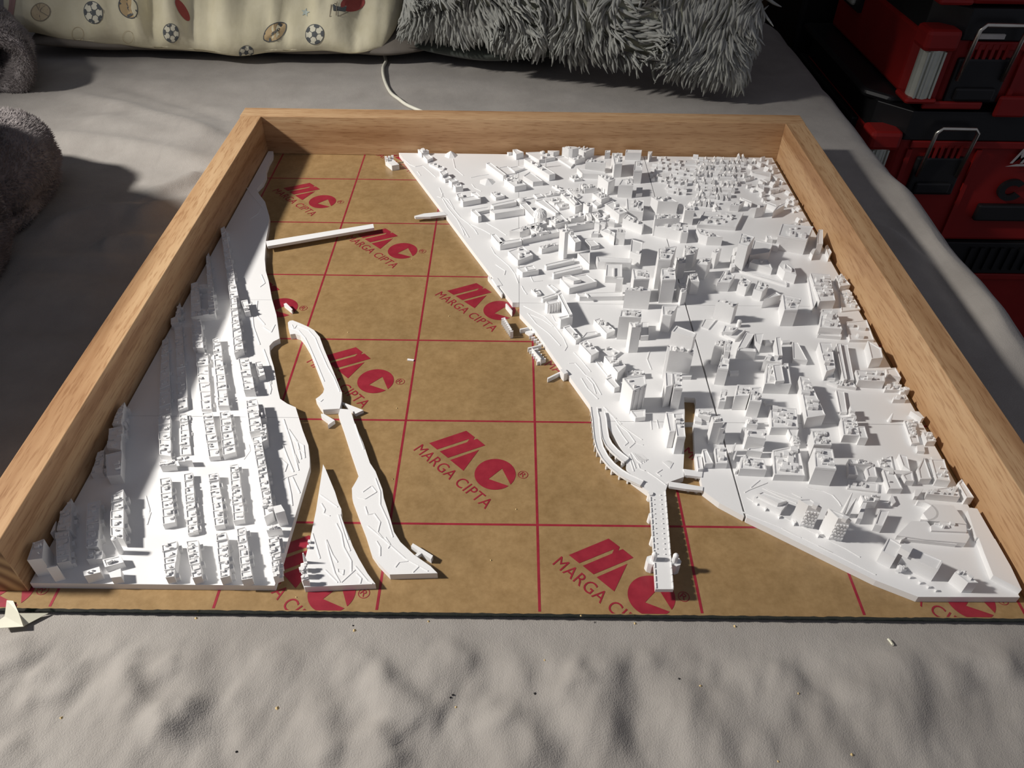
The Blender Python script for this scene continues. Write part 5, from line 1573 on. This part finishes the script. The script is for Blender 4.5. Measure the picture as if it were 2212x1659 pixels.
b = MB(); b.box(la[1] + .1, YF - .12, zbotB - .16, la[1] + .55, YF - .045, zbotB + .14); b.build('foot', 'red', tB, bevel=.04)
b = MB(); b.box(la[0] - .35, YF - .10, zbotB - .06, la[1] - .1, YF - .045, zbotB + .05); b.build('foot', 'red', tB, bevel=.03)
x0, z0_ = xx_(1800, 0), 0
b = MB(); b.box(XL - .12, YB - .9, zbotB + .55, XL + .05, YB - .55, ztopB); b.build('side_handle', 'alu', tB, bevel=.04)
b = MB(); b.box(XL - .06, YB - 1.1, zbotB + .5, XL + .05, YB - .35, ztopB + .02); b.build('side_recess', 'black', tB)
XLC = xx_(1905, 300) - .12
lc = wl_(1996, 2083, 320)
tC = toolbox('red tool box below the upper one, with a maker\'s name on its front', zbotC, zlC0, zlC1, XLC, 0, 0, [(lc[0], lc[1], zz(335), zz(268))])
b = MB(); b.prism(chamf(XLC - .12, YF + .25, XR, YB + .2, .3), zlC1 - .02, zbotB - .02); b.build('lid_top', 'black', tC, bevel=.06)
b = MB(); b.box(XLC - .10, YF + .7, zbotC, XLC + .02, YB + .1, zlC0 + .03); b.build('shade_panel', 'black', tC, bevel=.03)  # black panel added over the red tray side, standing in for shade
x = xx_(2105, 455); b = MB(); b.box(x, YF - .09, zz(472), XR, YF + .02, zz(438)); b.build('drawer_pull', 'black', tC, bevel=.03)
x = xx_(2182, 408); b = MB()
for k in range(20):
    a0_, a1_ = .7 + k * .25, .7 + (k + 1) * .25; zc = zz(408, 2182); q = [(x + r * math.cos(a), zc + r * .85 * math.sin(a)) for r, a in ((.10, a0_), (.20, a0_), (.20, a1_), (.10, a1_))]
    b.add([(p[0], YF - .06, p[1]) for p in q] + [(p[0], YF + .01, p[1]) for p in q], [[0, 1, 2, 3], [0, 4, 5, 1], [1, 5, 6, 2], [2, 6, 7, 3], [3, 7, 4, 0]])
b.build('hook_clip', 'black', tC)
LG = text_mesh('Milwaukee', .03); b = MB(); x = xx_(2178, 348); zc = zz(348, 2180)
b.add([(x + 1.25 * u + .10 * v, YF - .058, zc + .22 * v) for u, v in LG[0]], LG[1])
b.add([(x - .05, YF - .058, zc - .06), (x + 1.2, YF - .058, zc - .02), (x + 1.2, YF - .058, zc + .01), (x + .1, YF - .058, zc - .02)], [[0, 1, 2, 3]])
b.build('maker_name', 'offwhite', tC, fix=False)
zD1, zD0 = zbotC - .02, zz(588, 2180)
tD = toolbox('lowest red tool box, half hidden behind the edge of the bed', ZF, zD0, zD1, XLC - .1, 0, 0, [], handle=False)
for k in range(8):
    b = MB(); x = xx_(2085, 550) + k * .16; b.box(x, YF - .08, zD0 + .08, x + .07, YF, zD1 - .08); b.build('lid_rib', 'black', tD)
bc = thing('black_case', (8.1, 6.6, ZF), 'black tall case standing behind the red tool boxes, beside the wooden wall', 'case')
b = MB(); b.box(7.95, 5.45, ZF, 9.6, 7.6, 2.4); b.build('case_body', 'black', bc, bevel=.08)
b = MB(); b.box(7.88, 5.38, 1.3, 9.66, 7.66, 1.55); b.build('case_rim', 'black', bc, bevel=.04)

# ---------------------------------------------------------------- sawdust crumbs and a white thread
rr_ = random.Random(2)
def crumb(x, y, r, mat, z=None, name='wood_crumb', lab='', grp=''):
    p = gp(x, y, ZB if z is None else z); zb = sheet_z(np.array([p[0]]), np.array([p[1]]))[0] if z is None else z
    b = MB(); vs = []
    for k in range(6):
        a = k * math.pi / 3; vs.append((p[0] + r * rr_.uniform(.5, 1.2) * math.cos(a), p[1] + r * rr_.uniform(.5, 1.2) * math.sin(a), zb + .001))
    vs.append((p[0], p[1], zb + r * 1.1)); b.add(vs, [[i, (i + 1) % 6, 6] for i in range(6)] + [[5, 4, 3, 2, 1, 0]])
    tag(b.build(name, mat), lab, 'crumb', grp)
for x, y in ((765, 1360), (925, 1340), (423, 1333), (598, 1528), (130, 1548), (985, 1527), (1372, 1345), (1588, 1351), (1176, 1429), (1722, 1502), (1839, 1631), (1680, 1646), (1512, 1484)):
    crumb(x, y, rr_.uniform(.007, .012), 'crumb', None, 'wood_crumb', 'tiny pale wood crumb on the grey sheet in front of the board', 'pale crumbs on the sheet')
for x, y in ((762, 1349), (978, 1502), (973, 1508), (510, 1622), (1466, 1469), (1155, 1502)):
    crumb(x, y, rr_.uniform(.006, .010), 'black', None, 'dark_crumb', 'tiny dark crumb on the grey sheet in front of the board', 'dark crumbs on the sheet')
for x, y in ((970, 683), (752, 718), (857, 882), (848, 1035), (1115, 1100), (640, 1290), (1255, 1330), (890, 560), (1060, 1210)):
    crumb(x, y, rr_.uniform(.005, .009), 'crumb', .0005, 'wood_crumb', 'tiny pale wood crumb lying on the brown paper', 'pale crumbs on the paper')
P = [gp(x, y, ZB) for x, y in ((1917, 1383), (1921, 1390), (1924, 1400))]; P = [(p[0], p[1], sheet_z(np.array([p[0]]), np.array([p[1]]))[0] + .012) for p in P]
b = MB(); b.tube(P, .008, 5); tag(b.build('white_thread', 'tape'), 'short white thread on the sheet in front of the board, on the right', 'thread')

for o in bpy.data.objects:
    if '_o' in o.keys(): del o['_o']
